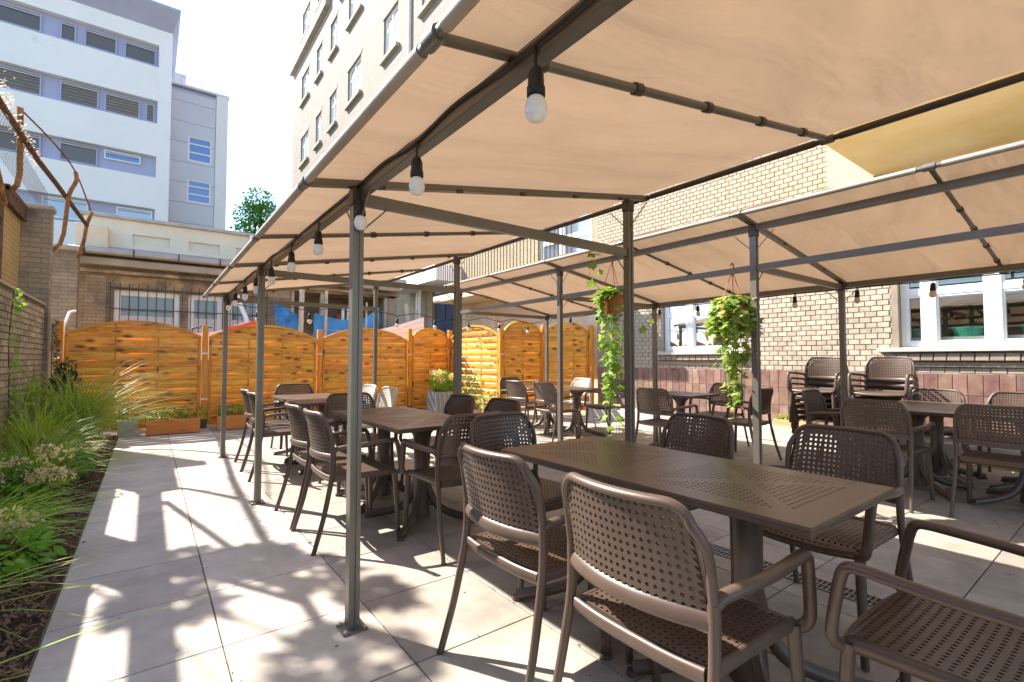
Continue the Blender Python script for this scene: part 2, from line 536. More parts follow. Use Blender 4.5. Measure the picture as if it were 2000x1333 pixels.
# linear drain under the nearest tables
dr = thing('drain_channel', 'dark slotted drain grate running through the paving under the nearest tables', 'drain', (2.91, 1.4, 0))
fb = MB().box(2.845, 2.975, -.4, 5.2, .0005, .002)
fb.build('channel_bed', MT['rubber'], dr)
e = MB(); e.bar((2.85, -.4, .004), (2.85, 5.2, .004), .012, .006); e.bar((2.97, -.4, .004), (2.97, 5.2, .004), .012, .006); e.bar((2.91, -.4, .004), (2.91, 5.2, .004), .012, .006)
e.build('grate_frame', MT['metal'], dr)
e = MB()
y = -.39
while y < 5.2:
    e.bar((2.856, y, .0035), (2.964, y, .0035), .009, .005); y += .024
kind(e.build('grate_bars', MT['metal'], dr), 'stuff')

bed = MB()
nx, ny = 14, 90
vs = []
for j in range(ny + 1):
    for i in range(nx + 1):
        x = -1.25 + .91 * i / nx; yy = -.6 + 11 * j / ny
        edge = min(1, (nx - i) / 3)
        vs.append((x, yy, -.02 + edge * .05 * noise.noise(Vector((x * 4, yy * 4, 0))) + .02 * edge))
fs = [(j * (nx + 1) + i, j * (nx + 1) + i + 1, (j + 1) * (nx + 1) + i + 1, (j + 1) * (nx + 1) + i) for j in range(ny) for i in range(nx)]
bed.add(vs, fs)
kind(bed.build('planting_bed', MT['soil'], smooth=60), 'structure')
ch = MB()
rg = random.Random(3)
for k in range(7500):
    yy = rg.uniform(1.0, 9.9) if k % 3 else rg.uniform(1.2, 5); x = rg.uniform(max(-1.2, -.2 * yy - .25), -.352)
    a = rg.uniform(0, PI); l = rg.uniform(.012, .045); w = rg.uniform(.005, .014); z = .012 + rg.uniform(0, .03) * min(1, (-.34 - x) * 8)
    dx, dy = math.cos(a) * l / 2, math.sin(a) * l / 2; px, py = -math.sin(a) * w / 2, math.cos(a) * w / 2
    t1, t2 = rg.uniform(-.01, .012), rg.uniform(-.006, .006)
    ch.add([(x - dx - px, yy - dy - py, z - t1), (x + dx - px, yy + dy - py, z + t1), (x + dx + px, yy + dy + py, z + t1 + t2), (x - dx + px, yy - dy + py, z - t1 + t2), (x, yy, z - .012)],
           [(0, 1, 2, 3), (0, 4, 1), (1, 4, 2), (2, 4, 3), (3, 4, 0)])
kind(ch.build('bark_mulch', MT['bark']), 'stuff')

# leaf litter and grit blown over the paving
lt = MB(); rg = random.Random(12)
for k in range(420):
    x = rg.uniform(-.33, 5.5); yy = rg.uniform(.3, 9.5)
    if rg.random() < .5:
        x = rg.choice(xs[:8]) + rg.gauss(0, .02)
    a = rg.uniform(0, 6.28); l = rg.uniform(.003, .010) if k > 14 else rg.uniform(.014, .022); w = l * rg.uniform(.25, .5)
    c, d = Vector((math.cos(a), math.sin(a), 0)), Vector((-math.sin(a), math.cos(a), 0)); p = Vector((x, yy, .004))
    lt.add([p - c * l, p - d * w + Vector((0, 0, l * .25)), p + c * l, p + d * w + Vector((0, 0, l * .15)), p + Vector((0, 0, -.003))], [(0, 1, 2, 3), (0, 4, 1), (1, 4, 2), (2, 4, 3), (3, 4, 0)])
kind(lt.build('leaf_litter', MT['bark']), 'stuff')
ms = MB()
for k in range(900):
    x = rg.choice(xs[2:9]) + rg.gauss(0, .004); yy = rg.uniform(-.5, 6)
    if noise.noise(Vector((x, yy * 1.3, 3))) < .05: continue
    s_ = rg.uniform(.002, .006); ms.lathe([(s_, -.004), (s_ * .8, .002), (.0005, .0035)], (x, yy, -.002), 5)
kind(ms.build('joint_moss', MT['moss']), 'stuff')

# ------------------------------------------------------------------ wall helper with openings
def cutwall(mb, axis, p0, p1, a0, a1, z0, z1, holes):
    """box wall; axis 'X' = wall runs along X (p = y range), 'Y' = runs along Y (p = x range)"""
    A = sorted({a0, a1, *[h[0] for h in holes], *[h[1] for h in holes]})
    Z = sorted({z0, z1, *[h[2] for h in holes], *[h[3] for h in holes]})
    A = [a for a in A if a0 <= a <= a1]; Z = [z for z in Z if z0 <= z <= z1]
    for i in range(len(A) - 1):
        run = None
        for j in range(len(Z) - 1):
            ca = (A[i] + A[i + 1]) / 2; cz = (Z[j] + Z[j + 1]) / 2
            solid = not any(h[0] < ca < h[1] and h[2] < cz < h[3] for h in holes)
            if solid:
                run = (run[0], Z[j + 1]) if run else (Z[j], Z[j + 1])
            if run and (not solid or j == len(Z) - 2):
                if axis == 'X':
                    mb.box(A[i], A[i + 1], p0, p1, run[0], run[1])
                else:
                    mb.box(p0, p1, A[i], A[i + 1], run[0], run[1])
                run = None
    return mb

def brickfield(parent, plane, sgn, a0, a1, z0, z1, L, H, mt, holes, maxn, near, depth=.02, joint=.006, name='brick', skip=None):
    """running-bond bricks on an X-plane wall (face normal sgn*X); the maxn nearest to `near` are single parts, the rest one part"""
    me = {}
    def bm_(l):
        k = round(l, 3)
        if k not in me:
            m = MB()
            x0, x1 = (-.006, depth) if sgn < 0 else (-depth, .006)
            hx = x0 if sgn < 0 else x1; bx = x1 if sgn < 0 else x0
            c = .004
            l2, h2 = l / 2, (H - joint) / 2
            m.add([(hx, -l2 + c, -h2 + c), (hx, l2 - c, -h2 + c), (hx, l2 - c, h2 - c), (hx, -l2 + c, h2 - c), (bx, -l2, -h2), (bx, l2, -h2), (bx, l2, h2), (bx, -l2, h2)],
                  [(0, 3, 2, 1), (0, 1, 5, 4), (1, 2, 6, 5), (2, 3, 7, 6), (3, 0, 4, 7)] if sgn < 0 else [(0, 1, 2, 3), (0, 4, 5, 1), (1, 5, 6, 2), (2, 6, 7, 3), (3, 7, 4, 0)])
            me[k] = m
        return me[k]
    items = []
    rows = int((z1 - z0) / H + .001)
    for r in range(rows):
        z = z0 + (r + .5) * H
        y = a0 - (L / 2 if r % 2 else 0)
        while y < a1:
            s, t = max(y, a0), min(y + L, a1)
            y += L
            segs = [(s, t)]
            for h in holes:
                if h[2] - .01 < z < h[3] + .01:
                    ns = []
                    for p, q in segs:
                        if q <= h[0] or p >= h[1]:
                            ns.append((p, q))
                        else:
                            if p < h[0]: ns.append((p, h[0]))
                            if q > h[1]: ns.append((h[1], q))
                    segs = ns
            for p, q in segs:
                if q - p > .03 and not (skip and skip((p + q) / 2, z)):
                    items.append(((Vector((plane, (p + q) / 2, z)) - Vector(near)).length, (p + q) / 2, z, q - p - joint))
    items.sort()
    o = origin(parent)
    mesh_cache = {}
    for k, (d, yy, z, l) in enumerate(items[:maxn]):
        kk = round(l, 3)
        if kk not in mesh_cache:
            mesh_cache[kk] = bm_(l).mesh(name, mt)
        put(name, mesh_cache[kk], parent, Vector((plane + random.uniform(-.003, .003), yy, z + random.uniform(-.0015, .0015))) - o, (random.uniform(-.008, .008), random.uniform(-.01, .01), random.uniform(-.01, .01)))
    rest = MB()
    for d, yy, z, l in items[maxn:]:
        b = bm_(l); dx = random.uniform(-.0025, .0025)
        rest.add([(v[0] + plane + dx, v[1] + yy, v[2] + z) for v in b.v], b.f)
    if rest.v:
        kind(rest.build('brickwork', mt, parent), 'stuff')

# ------------------------------------------------------------------ left garden wall with rusty frame
lw = thing('garden_wall', 'weathered brown brick garden wall with sloping cap behind the tall grasses', 'wall', (-1.35, 8, 0))
cutwall(MB(), 'Y', -1.47, -1.255, -3, 9.98, -.05, 2.02, []).build('lower_wall', MT['left_mortar'], lw)
brickfield(lw, -1.25, 1, -.5, 9.97, .0, 2.0, .26, .075, MT['left_brick'], [], 285, (-1.2, 8.2, 1.5))
cp = MB(); cp.add([(-1.225, -3, 2.0), (-1.225, 9.98, 2.0), (-1.225, 9.98, 2.03), (-1.225, -3, 2.03), (-1.5, -3, 2.19), (-1.5, 9.98, 2.19), (-1.5, -3, 2.0), (-1.5, 9.98, 2.0)],
                  [(0, 1, 2, 3), (3, 2, 5, 4), (1, 7, 5, 2), (0, 3, 4, 6), (0, 6, 7, 1)])
cp.build('sloping_cap', MT['stone_band'], lw)

uw = thing('yard_wall', 'golden brick yard wall with rusty steel capping above the garden wall', 'wall', (-1.6, 9, 0))
cutwall(MB(), 'Y', -1.54, -1.5, -1.0, 8.7, 1.9, 3.26, [(-1, 1.2, 2.2, 2.9), (1.75, 3.9, 2.2, 2.98), (4.6, 5.95, 2.2, 2.98), (6.8, 8.62, 2.2, 2.98)]).build('added_pierced_screen', MT['rust_dark'], uw)  # unseen screen added to shape the sun patches; openings sized for them
cutwall(MB(), 'Y', -1.74, -1.52, 8.7, 9.8, 1.9, 3.36, []).build('upper_wall', MT['gold_brick'], uw)
MB().bar((-1.6, 8.65, 3.39), (-1.6, 9.8, 3.39), .3, .07).bar((-1.47, 8.65, 3.30), (-1.47, 9.8, 3.30), .03, .2).build('steel_capping', MT['rust_dark'], uw)
pl = thing('brick_pillar', 'stained brick pillar with mossy top ending the golden yard wall', 'pillar', (-1.35, 9.98, 0))
MB().box(-1.62, -1.20, 9.84, 10.06, 0, 3.42).build('shaft', MT['old_wall'], pl)
MB().box(-1.65, -1.17, 9.80, 10.09, 3.42, 3.5).build('cap_stone', MT['stone_band'], pl, bevel=.02)
pl = thing('brick_pillar', 'thinner brick pillar beside the barred-window building, behind the wooden fence corner', 'pillar', (-1.35, 12.9, 0))
MB().box(-1.62, -1.16, 12.85, 13.15, 0, 3.36).build('shaft', MT['old_wall'], pl)
MB().box(-1.66, -1.12, 12.80, 13.2, 3.36, 3.46).build('cap_stone', MT['stone_band'], pl, bevel=.02)

rf = thing('mesh_frame', 'rusty pipe frame with sagging chain link above the brick wall', 'wire fence', (-1.35, 9, 3.2))
MB().sweep([(-1.38, -1, 4.1), (-1.35, 7.46, 4.0), (-1.2, 10.2, 3.93), (-1.02, 12.5, 3.83)], .035, n=8, sub=2).build('rail', MT['rust_dark'], rf, smooth=40)
for nm, pts in (('post', [(-1.62, 8.9, 3.36), (-1.38, 8.62, 3.42), (-1.36, 8.55, 4.0), (-1.36, 8.5, 4.38)]),
                ('post', [(-1.5, 10.9, 2.9), (-1.2, 10.75, 3.1), (-1.14, 10.8, 3.7), (-1.1, 10.7, 3.95), (-1.03, 10.75, 4.18), (-1.05, 10.85, 4.35)]),
                ('post', [(-1.15, 12.6, 3.2), (-1.06, 12.5, 3.5), (-1.02, 12.5, 3.85), (-.95, 12.5, 4.1)]),
                ('brace', [(-1.36, 8.5, 4.36), (-1.2, 9.6, 4.4), (-1.05, 10.8, 4.36), (-.96, 12.4, 4.1)])):
    MB().sweep(pts, .032 if nm == 'post' else .012, n=8, sub=3).build(nm, MT['rust'], rf, smooth=40)
for p, q in (((-1.36, 4.2, 2.95), (-1.36, 4.2, 4.05)), ((-1.36, 6.3, 2.95), (-1.36, 6.3, 4.03)), ((-1.36, 6.35, 4.0), (-1.36, 7.9, 3.0)), ((-1.37, 2.1, 2.95), (-1.37, 2.1, 4.05))):
    MB().sweep([p, q], .03, n=8, sub=1).build('post', MT['rust'], rf, smooth=40)
cl = MB()
rg = random.Random(5)
def wirequad(y0, y1, z0, z1, step):
    k = z0 - (y1 - y0)
    n = int(((y1 - y0) + (z1 - z0)) / step)
    for i in range(n):
        for s in (1, -1):
            a = i * step
            pts = []
            for t in (0, 1):
                yy = max(0, a - (z1 - z0)) if t == 0 else min(a, y1 - y0)
                zz = a - yy
                pts.append((-1.36 + .02 * s * .2, y0 + yy if s > 0 else y1 - yy, z0 + zz))
            if (Vector(pts[0]) - Vector(pts[1])).length > .02:
                cl.bar(pts[0], pts[1], .0022, .0022)
wirequad(7.0, 8.55, 3.42, 3.98, .085)
wirequad(8.62, 10.7, 3.5, 3.9, .085)
kind(cl.build('chain_link', MT['iron'], rf), 'stuff')
hang = MB()
for k in range(260):
    t = rg.random(); yy = 7.2 + 2.3 * t; c = Vector((-1.33 + rg.gauss(0, .04), yy, 4.12 + rg.gauss(0, .07) - .12 * (yy - 7.2) / 2.3))
    d = Vector((rg.gauss(0, 1), rg.gauss(0, 1), rg.gauss(0, 1) - .6)).normalized() * rg.uniform(.03, .08)
    w = d.cross(Vector((rg.gauss(0, 1), rg.gauss(0, 1), rg.gauss(0, 1)))).normalized() * .008
    hang.add([c - w, c + d * .5, c + w, c - d * .5], [(0, 1, 2, 3)])
MT['dry_creeper'] = leafmat('dry_creeper', (.5, .42, .3), (.62, .54, .42), .35)
kind(hang.build('dry_creeper', MT['dry_creeper'], rf), 'stuff')

# ------------------------------------------------------------------ right-hand yellow brick building
rb = thing('brick_building', 'tall yellow brick building with tiled plinth and white windows along the terrace', 'building', (7.8, 0, 0))
WN = (-1.3, 2.08, 1.36, 2.95)     # near ground-floor window
WF = (4.12, 5.66, 1.36, 2.95)     # far ground-floor window
cutwall(MB(), 'Y', 7.81, 8.25, -6, 7.3, -.05, 5.0, [WN, WF]).build('wall', MT['mortar'], rb)
holes = [(WN[0], WN[1], 1.15, WN[3]), (WF[0], WF[1], 1.15, WF[3])]
brickfield(rb, 7.806, -1, -.6, 7.3, 1.04, 4.9, .135, .074, MT['brick'], holes, 300, (7.8, 2.9, 1.5), skip=lambda y, z: 2.55 < z < 3.05 or (y < 2.3 and z > 2.5))
pt = MB().add
# plinth tiles
MB().box(7.806, 7.81, -3, 7.3, .0, 1.04).build('plinth_bed', MT['grout'], rb)
tm = MB().box(-.012, 0, -.0645, .0645, -.13, .13).mesh('plinth_tile', MT['plinth_tile'], bevel=.003)
for r_ in range(3):
    k = 0
    y = -.4
    while y < 7.25:
        put('plinth_tile', tm, rb, (.005 + random.uniform(-.001, .001), y + .0675, .24 + .266 * r_ + .134)); y += .135
MB().box(7.42, 7.80, 2.4, 7.3, 0, .2).build('kerb_ledge', MT['sill'], rb, bevel=.01)
MB().box(7.74, 7.80, -3, 2.39, 0, .2).build('kerb_ledge', MT['stone_band'], rb, bevel=.01)

WINPLANTS = []
def winframe(parent, X, y0, y1, z0, z1, mull, transom, pane=MT['pane'], fw=.06, deep=.07, white=MT['white'], sgn=-1, axis='Y'):
    """window part with pane sub-parts: frame bars stand proud of the panes. X = outer face of the frame"""
    f = MB()
    def bx(mb, a0, a1, za, zb, d0, d1):
        if axis == 'Y':
            mb.box(X + d0, X + d1, a0, a1, za, zb)
        else:
            mb.box(a0, a1, X + d0, X + d1, za, zb)
    bx(f, y0, y1, z0, z0 + fw, 0, deep); bx(f, y0, y1, z1 - fw, z1, 0, deep)
    bx(f, y0, y0 + fw, z0 + fw, z1 - fw, 0, deep); bx(f, y1 - fw, y1, z0 + fw, z1 - fw, 0, deep)
    edges = [y0 + fw] 
    for m in sorted(mull):
        bx(f, m - .065, m + .065, z0 + fw, z1 - fw, -.004, deep)
        edges += [m - .065, m + .065]
    edges += [y1 - fw]
    panes = []
    for i in range(0, len(edges), 2):
        a, b = edges[i], edges[i + 1]
        za = z0 + fw
        for tz in list(transom) + [None]:
            zb = (tz - .035) if tz else z1 - fw
            # sash
            sw = .028
            bx(f, a, b, za, za + sw, .012, deep); bx(f, a, b, zb - sw, zb, .012, deep)
            bx(f, a, a + sw, za + sw, zb - sw, .012, deep); bx(f, b - sw, b, za + sw, zb - sw, .012, deep)
            panes.append((a + sw, b - sw, za + sw, zb - sw))
            if tz:
                bx(f, a, b, tz - .035, tz + .035, .004, deep)
                za = tz + .035
    o = f.build('window', white, parent)
    for a, b, za, zb in panes:
        m = MB(); bx(m, a, b, za, zb, .035, .05)
        m.build('pane', pane, o)
    return o
w = winframe(rb, 7.90, WN[0], WN[1] - .08, WN[2], WN[3], [1.71, 1.12, .53, -.06, -.65], [2.06], MT['pane_clear'])
MB().box(7.70, 7.95, WN[0] - .1, WN[1] + .14, 1.30, 1.355).build('sill', MT['sill'], w, bevel=.008)
MB().box(7.80, 7.95, WN[1] - .075, WN[1] - .003, 1.36, 2.95).build('reveal', MT['dark_sill'], w)
ro = MB()
ro.add([(8.25, -1.8, .9), (8.25, 2.6, .9), (9.6, 2.6, .9), (9.6, -1.8, .9), (8.25, -1.8, 3.1), (8.25, 2.6, 3.1), (9.6, 2.6, 3.1), (9.6, -1.8, 3.1)], [(0, 1, 2, 3), (7, 6, 5, 4), (1, 5, 6, 2), (2, 6, 7, 3), (3, 7, 4, 0)])
ro.build('room', MT['room'], rb)
MB().box(8.6, 8.62, -1.6, 2.4, 1.95, 2.25).build('reflection_band', MT['blind'], rb)  # added pale band imitating the awning reflected in the panes
MB().box(7.975, 8.5, -1.3, 2.0, 1.42, 1.49).build('inner_sill', MT['white'], rb)
for y_, r_ in ((1.86, .11), (1.38, .17), (.78, .16)):  # added basins and plants imitate green reflections in the panes
    tb = tag(MB().lathe([(r_ * .8, 0), (r_, .11), (r_ * 1.05, .12), (r_ * .96, .11), (r_ * .78, .01)], (8.12, y_, 1.492), 20).build('basin', MT['bucket_green'], smooth=40), 'added green basin imitating a reflection in the ' + ('left' if y_ > 1.8 else 'middle' if y_ > 1 else 'right') + ' pane of the big window', 'basin', 'added green basins imitating reflections')
    rg = random.Random(int(y_ * 100))
    pt_ = thing('reflection_plant', 'added leafy plant imitating a reflection behind the ' + ('left' if y_ > 1.8 else 'middle' if y_ > 1 else 'right') + ' green basin inside the window', 'plant', (8.36, y_ - .05, 1.492), 0, 'added plants imitating reflections')
    MB().sweep([(8.4, y_ - .05, 1.492), (8.38, y_ - .06, 1.8)], .008, n=5, sub=1).build('stem', MT['leaf_green'], pt_)
    WINPLANTS.append((pt_, y_))
w = winframe(rb, 7.90, WF[0] + .02, WF[1] - .02, WF[2], WF[3], [5.1], [2.03])
MB().box(7.70, 7.95, WF[0] - .12, WF[1] + .12, 1.29, 1.35).build('sill', MT['sill'], w, bevel=.008)
sm = MB().box(-.03, .0, -.058, .058, -.045, .045).mesh('soldier_brick', MT['dark_sill'], bevel=.006)
for (a, b) in ((WN[0], WN[1] + .1), (WF[0] - .1, WF[1] + .1)):
    y = max(a, -.6)
    while y < b - .1:
        put('soldier_brick', sm, rb, (-.035, y + .0625, 1.235)); y += .125
    MB().box(7.772, 7.80, max(a, -3), b, 1.115, 1.178).build('string_course', MT['dark_sill'], rb, bevel=.004)

MB().box(5.4, 7.80, -6, 2.2, 3.66, 4.3).build('bay_slab', MT['plaster_yellow'], rb)
MB().box(7.70, 7.80, 2.2, 2.75, 2.9, 4.9).build('pilaster', MT['render_tan'], rb)
# beyond the brick front: rendered wall, balcony, door, shaded brick
cutwall(MB(), 'Y', 7.81, 8.25, 7.3, 13.2, -.05, 3.06, [(8.3, 11.2, 2.1, 2.75)]).build('rendered_wall', MT['plaster_cream'], rb)
MB().box(7.95, 8.0, 8.3, 11.2, 2.1, 2.75).build('recessed_panel', MT['pale_stone'], rb)
cutwall(MB(), 'Y', 7.81, 8.25, 7.3, 18.0, 4.0, 9.0, [(7.45, 9.3, 3.2, 5.2)]).build('shaded_wall', MT['shade_brick'], rb)
cutwall(MB(), 'Y', 7.81, 8.25, 7.3, 13.2, 3.06, 4.0, [(7.45, 9.3, 3.2, 5.2)]).build('shaded_wall', MT['shade_brick'], rb)
cutwall(MB(), 'Y', 7.815, 8.25, 13.2, 18.0, -.05, 4.0, [(13.25, 15.0, -.05, 3.5)]).build('door_wall', MT['shade_brick'], rb)
w = winframe(rb, 7.88, 7.47, 9.28, 3.2, 5.2, [8.5], [4.1], MT['pane_dark'])
d = MB().box(7.93, 8.0, 13.28, 14.98, 0, 3.48)
d = d.build('door', MT['bluedoor'], rb)
for a, b in ((13.34, 14.05), (14.2, 14.9)):
    for za, zb in ((.2, 1.0), (1.15, 2.3), (2.5, 3.3)):
        MB().box(7.905, 7.93, a + .06, b - .06, za, zb).build('door_panel', MT['bluedoor'], d, bevel=.012)
MB().bar((7.9, 14.1, 1.0), (7.9, 14.1, 2.2), .03, .03).build('handle', MT['steel'], d)
MB().box(6.9, 7.80, 13.0, 16.8, 3.62, 4.1).build('door_canopy', MT['white_wall'], rb)
MB().box(6.75, 7.80, 7.0, 12.9, 2.88, 3.06).build('balcony_slab', MT['pale_stone'], rb)
rl = MB().bar((6.8, 7.0, 4.02), (6.8, 12.85, 4.02), .05, .03).bar((6.8, 7.0, 3.16), (6.8, 12.85, 3.16), .03, .02).build('balcony_railing', MT['iron'], rb)
bm_ = MB().bar((0, 0, 3.07), (0, 0, 4.01), .016, .016).mesh('baluster', MT['iron'])
y = 7.05
while y < 12.85:
    put('baluster', bm_, rl, (6.8 - 7.8, y, 0)); y += .13

# upper facade
cols = [(31.95, 33.8), (29.05, 30.2), (26.2, 27.4), (22.4, 24.3), (18.1, 19.6), (14.6, 15.95), (11.0, 12.4)]
zrow = [(9.85, 11.65), (14.0, 15.85), (18.15, 20.0), (22.5, 24.3)]
hl = [(a, b, c, d2) for a, b in cols for c, d2 in zrow]
cutwall(MB(), 'Y', 7.812, 8.4, -6, 36.2, 9.0, 27.0, hl).build('upper_facade', MT['tall_brick'], rb)
MB().box(7.812, 8.4, -6, 7.3, 5.0, 9.0).build('middle_facade', MT['tall_brick'], rb)
MB().box(7.812, 8.4, 18.0, 36.2, -.05, 9.0).build('end_facade', MT['tall_brick'], rb)
MB().box(8.4, 20, 17, 36.19, 0, 27).build('rear_block', MT['tall_brick'], rb)
for a, b in cols:
    for c, d2 in zrow:
        o = winframe(rb, 7.90, a, b, c, d2, [(a + b) / 2], [c + 1.25], MT['pane_pale'], fw=.11)
        MB().box(7.66, 8.02, a - .12, b + .12, c - .16, c).build('sill', MT['stone_band'], o)
        MB().box(7.78, 7.812, a - .1, b + .1, d2, d2 + .22).build('lintel', MT['pale_stone'], o)
MB().box(7.55, 7.81, 27.6, 36.3, 21.3, 21.9).build('cornice', MT['stone_band'], rb)
MB().box(7.55, 7.81, 22.0, 25.9, 20.55, 21.0).build('cornice', MT['stone_band'], rb)
MB().sweep([(7.74, 16.9, 9), (7.74, 16.9, 27)], .06, n=8, sub=1).build('downpipe', MT['pale_panel'], rb, smooth=40)
MB().sweep([(7.70, 15.9, 0), (7.70, 15.9, 4)], .07, n=8, sub=1).build('downpipe', MT['white'], rb, smooth=40)
MB().sweep([(7.60, 15.5, 0), (7.60, 15.5, 4)], .06, n=8, sub=1).build('downpipe', MT['white'], rb, smooth=40)

# ------------------------------------------------------------------ white office building and grey tower far behind
wb = thing('office_building', 'white modern office building with lilac window bands beyond the yard', 'building', (-6, 32, 0))
MB().box(-16, .60, 32.3, 46, 0, 19.2).build('core', MT['lilac'], wb)
prev = 0
for k, (za, zb) in enumerate([(0, 8.0), (9.25, 10.95), (12.12, 13.9), (15.15, 17.0), (18.22, 19.1)]):
    MB().box(-16, .1, 32.0, 32.3, za, zb).build('spandrel', MT['white_wall'], wb)
MB().box(.1, .69, 32.0, 46, 0, 19.1).build('end_pier', MT['white_wall'], wb)
c = MB(); c.add([(-16, 32, 19.1), (.69, 32, 19.1), (1.0, 31.2, 20.0), (-16, 31.2, 20.0), (-16, 46, 19.1), (.69, 46, 19.1), (1.0, 46, 20.0), (-16, 46, 20.0), (-16, 31.2, 20.12), (1.0, 31.2, 20.12), (1.0, 46, 20.12), (-16, 46, 20.12)],
                [(0, 1, 2, 3), (1, 5, 6, 2), (2, 6, 10, 9), (3, 2, 9, 8), (8, 9, 10, 11), (0, 4, 5, 1)])
c.build('cornice', MT['lilac'], wb)
def owin(x0, x1, z0, z1, mt, slats):
    f = MB()
    f.box(x0, x1, 32.2, 32.3, z0, z0 + .06); f.box(x0, x1, 32.2, 32.3, z1 - .06, z1); f.box(x0, x0 + .06, 32.2, 32.3, z0 + .06, z1 - .06); f.box(x1 - .06, x1, 32.2, 32.3, z0 + .06, z1 - .06)
    o = f.build('window', MT['lilac'] if not slats == 2 else MT['white'], wb)
    MB().box(x0 + .06, x1 - .06, 32.25, 32.29, z0 + .06, z1 - .06).build('pane', mt, o)
    if slats == 1:
        b = MB()
        z = z0 + .12
        while z < z1 - .08:
            b.box(x0 + .07, x1 - .07, 32.225, 32.245, z, z + .05); z += .16
        b.build('blind', MT['dark_sill'], o)
    MB().box(x0 + .06, x1 - .06, 32.19, 32.2, z1 - .16, z1 - .11).build('blind_rail', MT['blind'], o)
for x0, x1 in ((-12, -10), (-9.6, -8), (-7.5, -4.53), (-3.86, -3.27), (-2.95, -1.68), (-1.37, -.03)):
    owin(x0, x1, 17.12, 18.06, MT['pane_brown'], 0)
for x0, x1 in ((-12, -9), (-8.0, -4.46), (-3.8, -2.33), (-2.1, -.66), (-.4, -.03)):
    owin(x0, x1, 14.0, 15.05, MT['pane_brown'], 1)
for x0, x1 in ((-9, -6.5), (-6.0, -4.4), (-3.75, -2.3)):
    owin(x0, x1, 11.05, 12.05, MT['pane_brown'], 0)
owin(-2.05, -.56, 11.55, 12.0, MT['pane_blue'], 2)
for x0, x1 in ((-4.3, -2.6), (-1.5, -.0)):
    owin(x0, x1, 8.15, 9.15, MT['pane_dark'], 2)
tw = thing('tower_block', 'grey panelled stair tower with blue windows beside the white office building', 'building', (2.2, 34, 0))
MB().box(.72, 3.58, 34.1, 44, 0, 17.2).build('core', MT['lilac'], tw)
wins = [(1.6, 2.79, 12.95, 14.43), (1.6, 2.79, 10.5, 11.83)]
z = 8.0
while z < 17:
    z2 = min(z + 1.2, 17.0)
    cutwall(MB(), 'X', 34.0, 34.1, .72, 2.96, z + .01, z2 - .01, wins).build('panel', MT['grey_panel'], tw)
    z = z2
MB().box(2.98, 3.60, 33.95, 44, 0, 17.3).build('edge_strip', MT['pale_panel'], tw)
MB().box(.7, 3.66, 33.9, 44, 17.3, 17.42).build('roof_edge', MT['pale_panel'], tw)
MB().box(.9, 1.5, 36, 38, 17.4, 19.0).build('roof_box', MT['pale_panel'], tw)
rr = MB().bar((1.2, 34.2, 17.95), (3.2, 34.2, 17.95), .03, .03)
for x in (1.2, 2.2, 3.2):
    rr.bar((x, 34.2, 17.42), (x, 34.2, 17.95), .03, .03)
rr.build('roof_railing', MT['steel'], tw)
for x0, x1, z0, z1 in wins:
    f = MB()
    for zz in (z0, z0 + (z1 - z0) * .33, z0 + (z1 - z0) * .68, z1 - .08):
        f.box(x0 + .08, x1 - .08, 34.02, 34.1, zz, zz + .08)
    f.box(x0, x0 + .08, 34.02, 34.1, z0, z1).box(x1 - .08, x1, 34.02, 34.1, z0, z1)
    o = f.build('window', MT['white'], tw)
    MB().box(x0 + .05, x1 - .05, 34.06, 34.098, z0 + .05, z1 - .02).build('pane', MT['pane_blue'], o)

# ------------------------------------------------------------------ low building with barred windows behind the fence
lb = thing('low_building', 'low stained brick outbuilding with barred windows and cream parapet behind the wooden fence', 'building', (1.5, 13.5, 0))
ow = [(-.62, .55, 1.4, 2.72), (.72, 1.42, 1.4, 2.72), (1.5, 2.25, 1.4, 2.72)]
cutwall(MB(), 'X', 13.5, 13.9, -1.3, 2.95, -.05, 3.05, ow + [(-.6, 2.9, 2.78, 3.02)]).build('wall', MT['old_wall'], lb)
MB().box(-.6, 2.9, 13.485, 13.6, 2.78, 3.02).build('plaster_patch', MT['old_plaster'], lb)
MB().box(-1.1, -.75, 13.44, 13.5, 0, 3.0).build('pilaster', MT['old_wall'], lb)
MB().box(2.95, 5.8, 14.8, 15.0, -.05, 3.05).build('shed_back_wall', MT['old_wall'], lb)
MB().box(5.6, 5.8, 13.5, 14.8, -.05, 3.05).build('shed_side_wall', MT['shade_brick'], lb)
MB().box(-1.3, 5.9, 13.5, 13.95, 3.05, 3.45).build('eaves_wall', MT['old_wall'], lb)
MB().box(-1.3, 5.9, 13.38, 13.5, 3.05, 3.12).build('eaves_board', MT['old_plaster'], lb)
MB().box(-1.3, 5.9, 13.28, 13.42, 3.2, 3.36).build('cornice_board', MT['stone_band'], lb, bevel=.02)
gt = MB()
gt.sweep([(-1.35, 13.2, 3.47), (6.0, 13.2, 3.47)], .07, n=10, sub=1)
gt.build('gutter', MT['zinc'], lb, smooth=40)
for k in range(9):
    MB().bar((-1.1 + k * .8, 13.13, 3.40), (-1.1 + k * .8, 13.13, 3.56), .025, .02).build('gutter_bracket', MT['iron'], lb)
z_ = MB(); z_.add([(-1.3, 13.22, 3.52), (5.9, 13.22, 3.52), (5.9, 13.95, 3.72), (-1.3, 13.95, 3.72), (-1.3, 13.22, 3.42), (5.9, 13.22, 3.42), (5.9, 13.95, 3.42), (-1.3, 13.95, 3.42)],
                  [(0, 1, 2, 3), (0, 4, 5, 1), (1, 5, 6, 2), (0, 3, 7, 4)])
z_.build('roof', MT['zinc'], lb)
rp = [(-.35, .35, 3.82, 4.06), (.72, 1.36, 3.82, 4.05), (1.72, 2.35, 3.82, 4.04), (2.7, 3.3, 3.82, 4.04)]
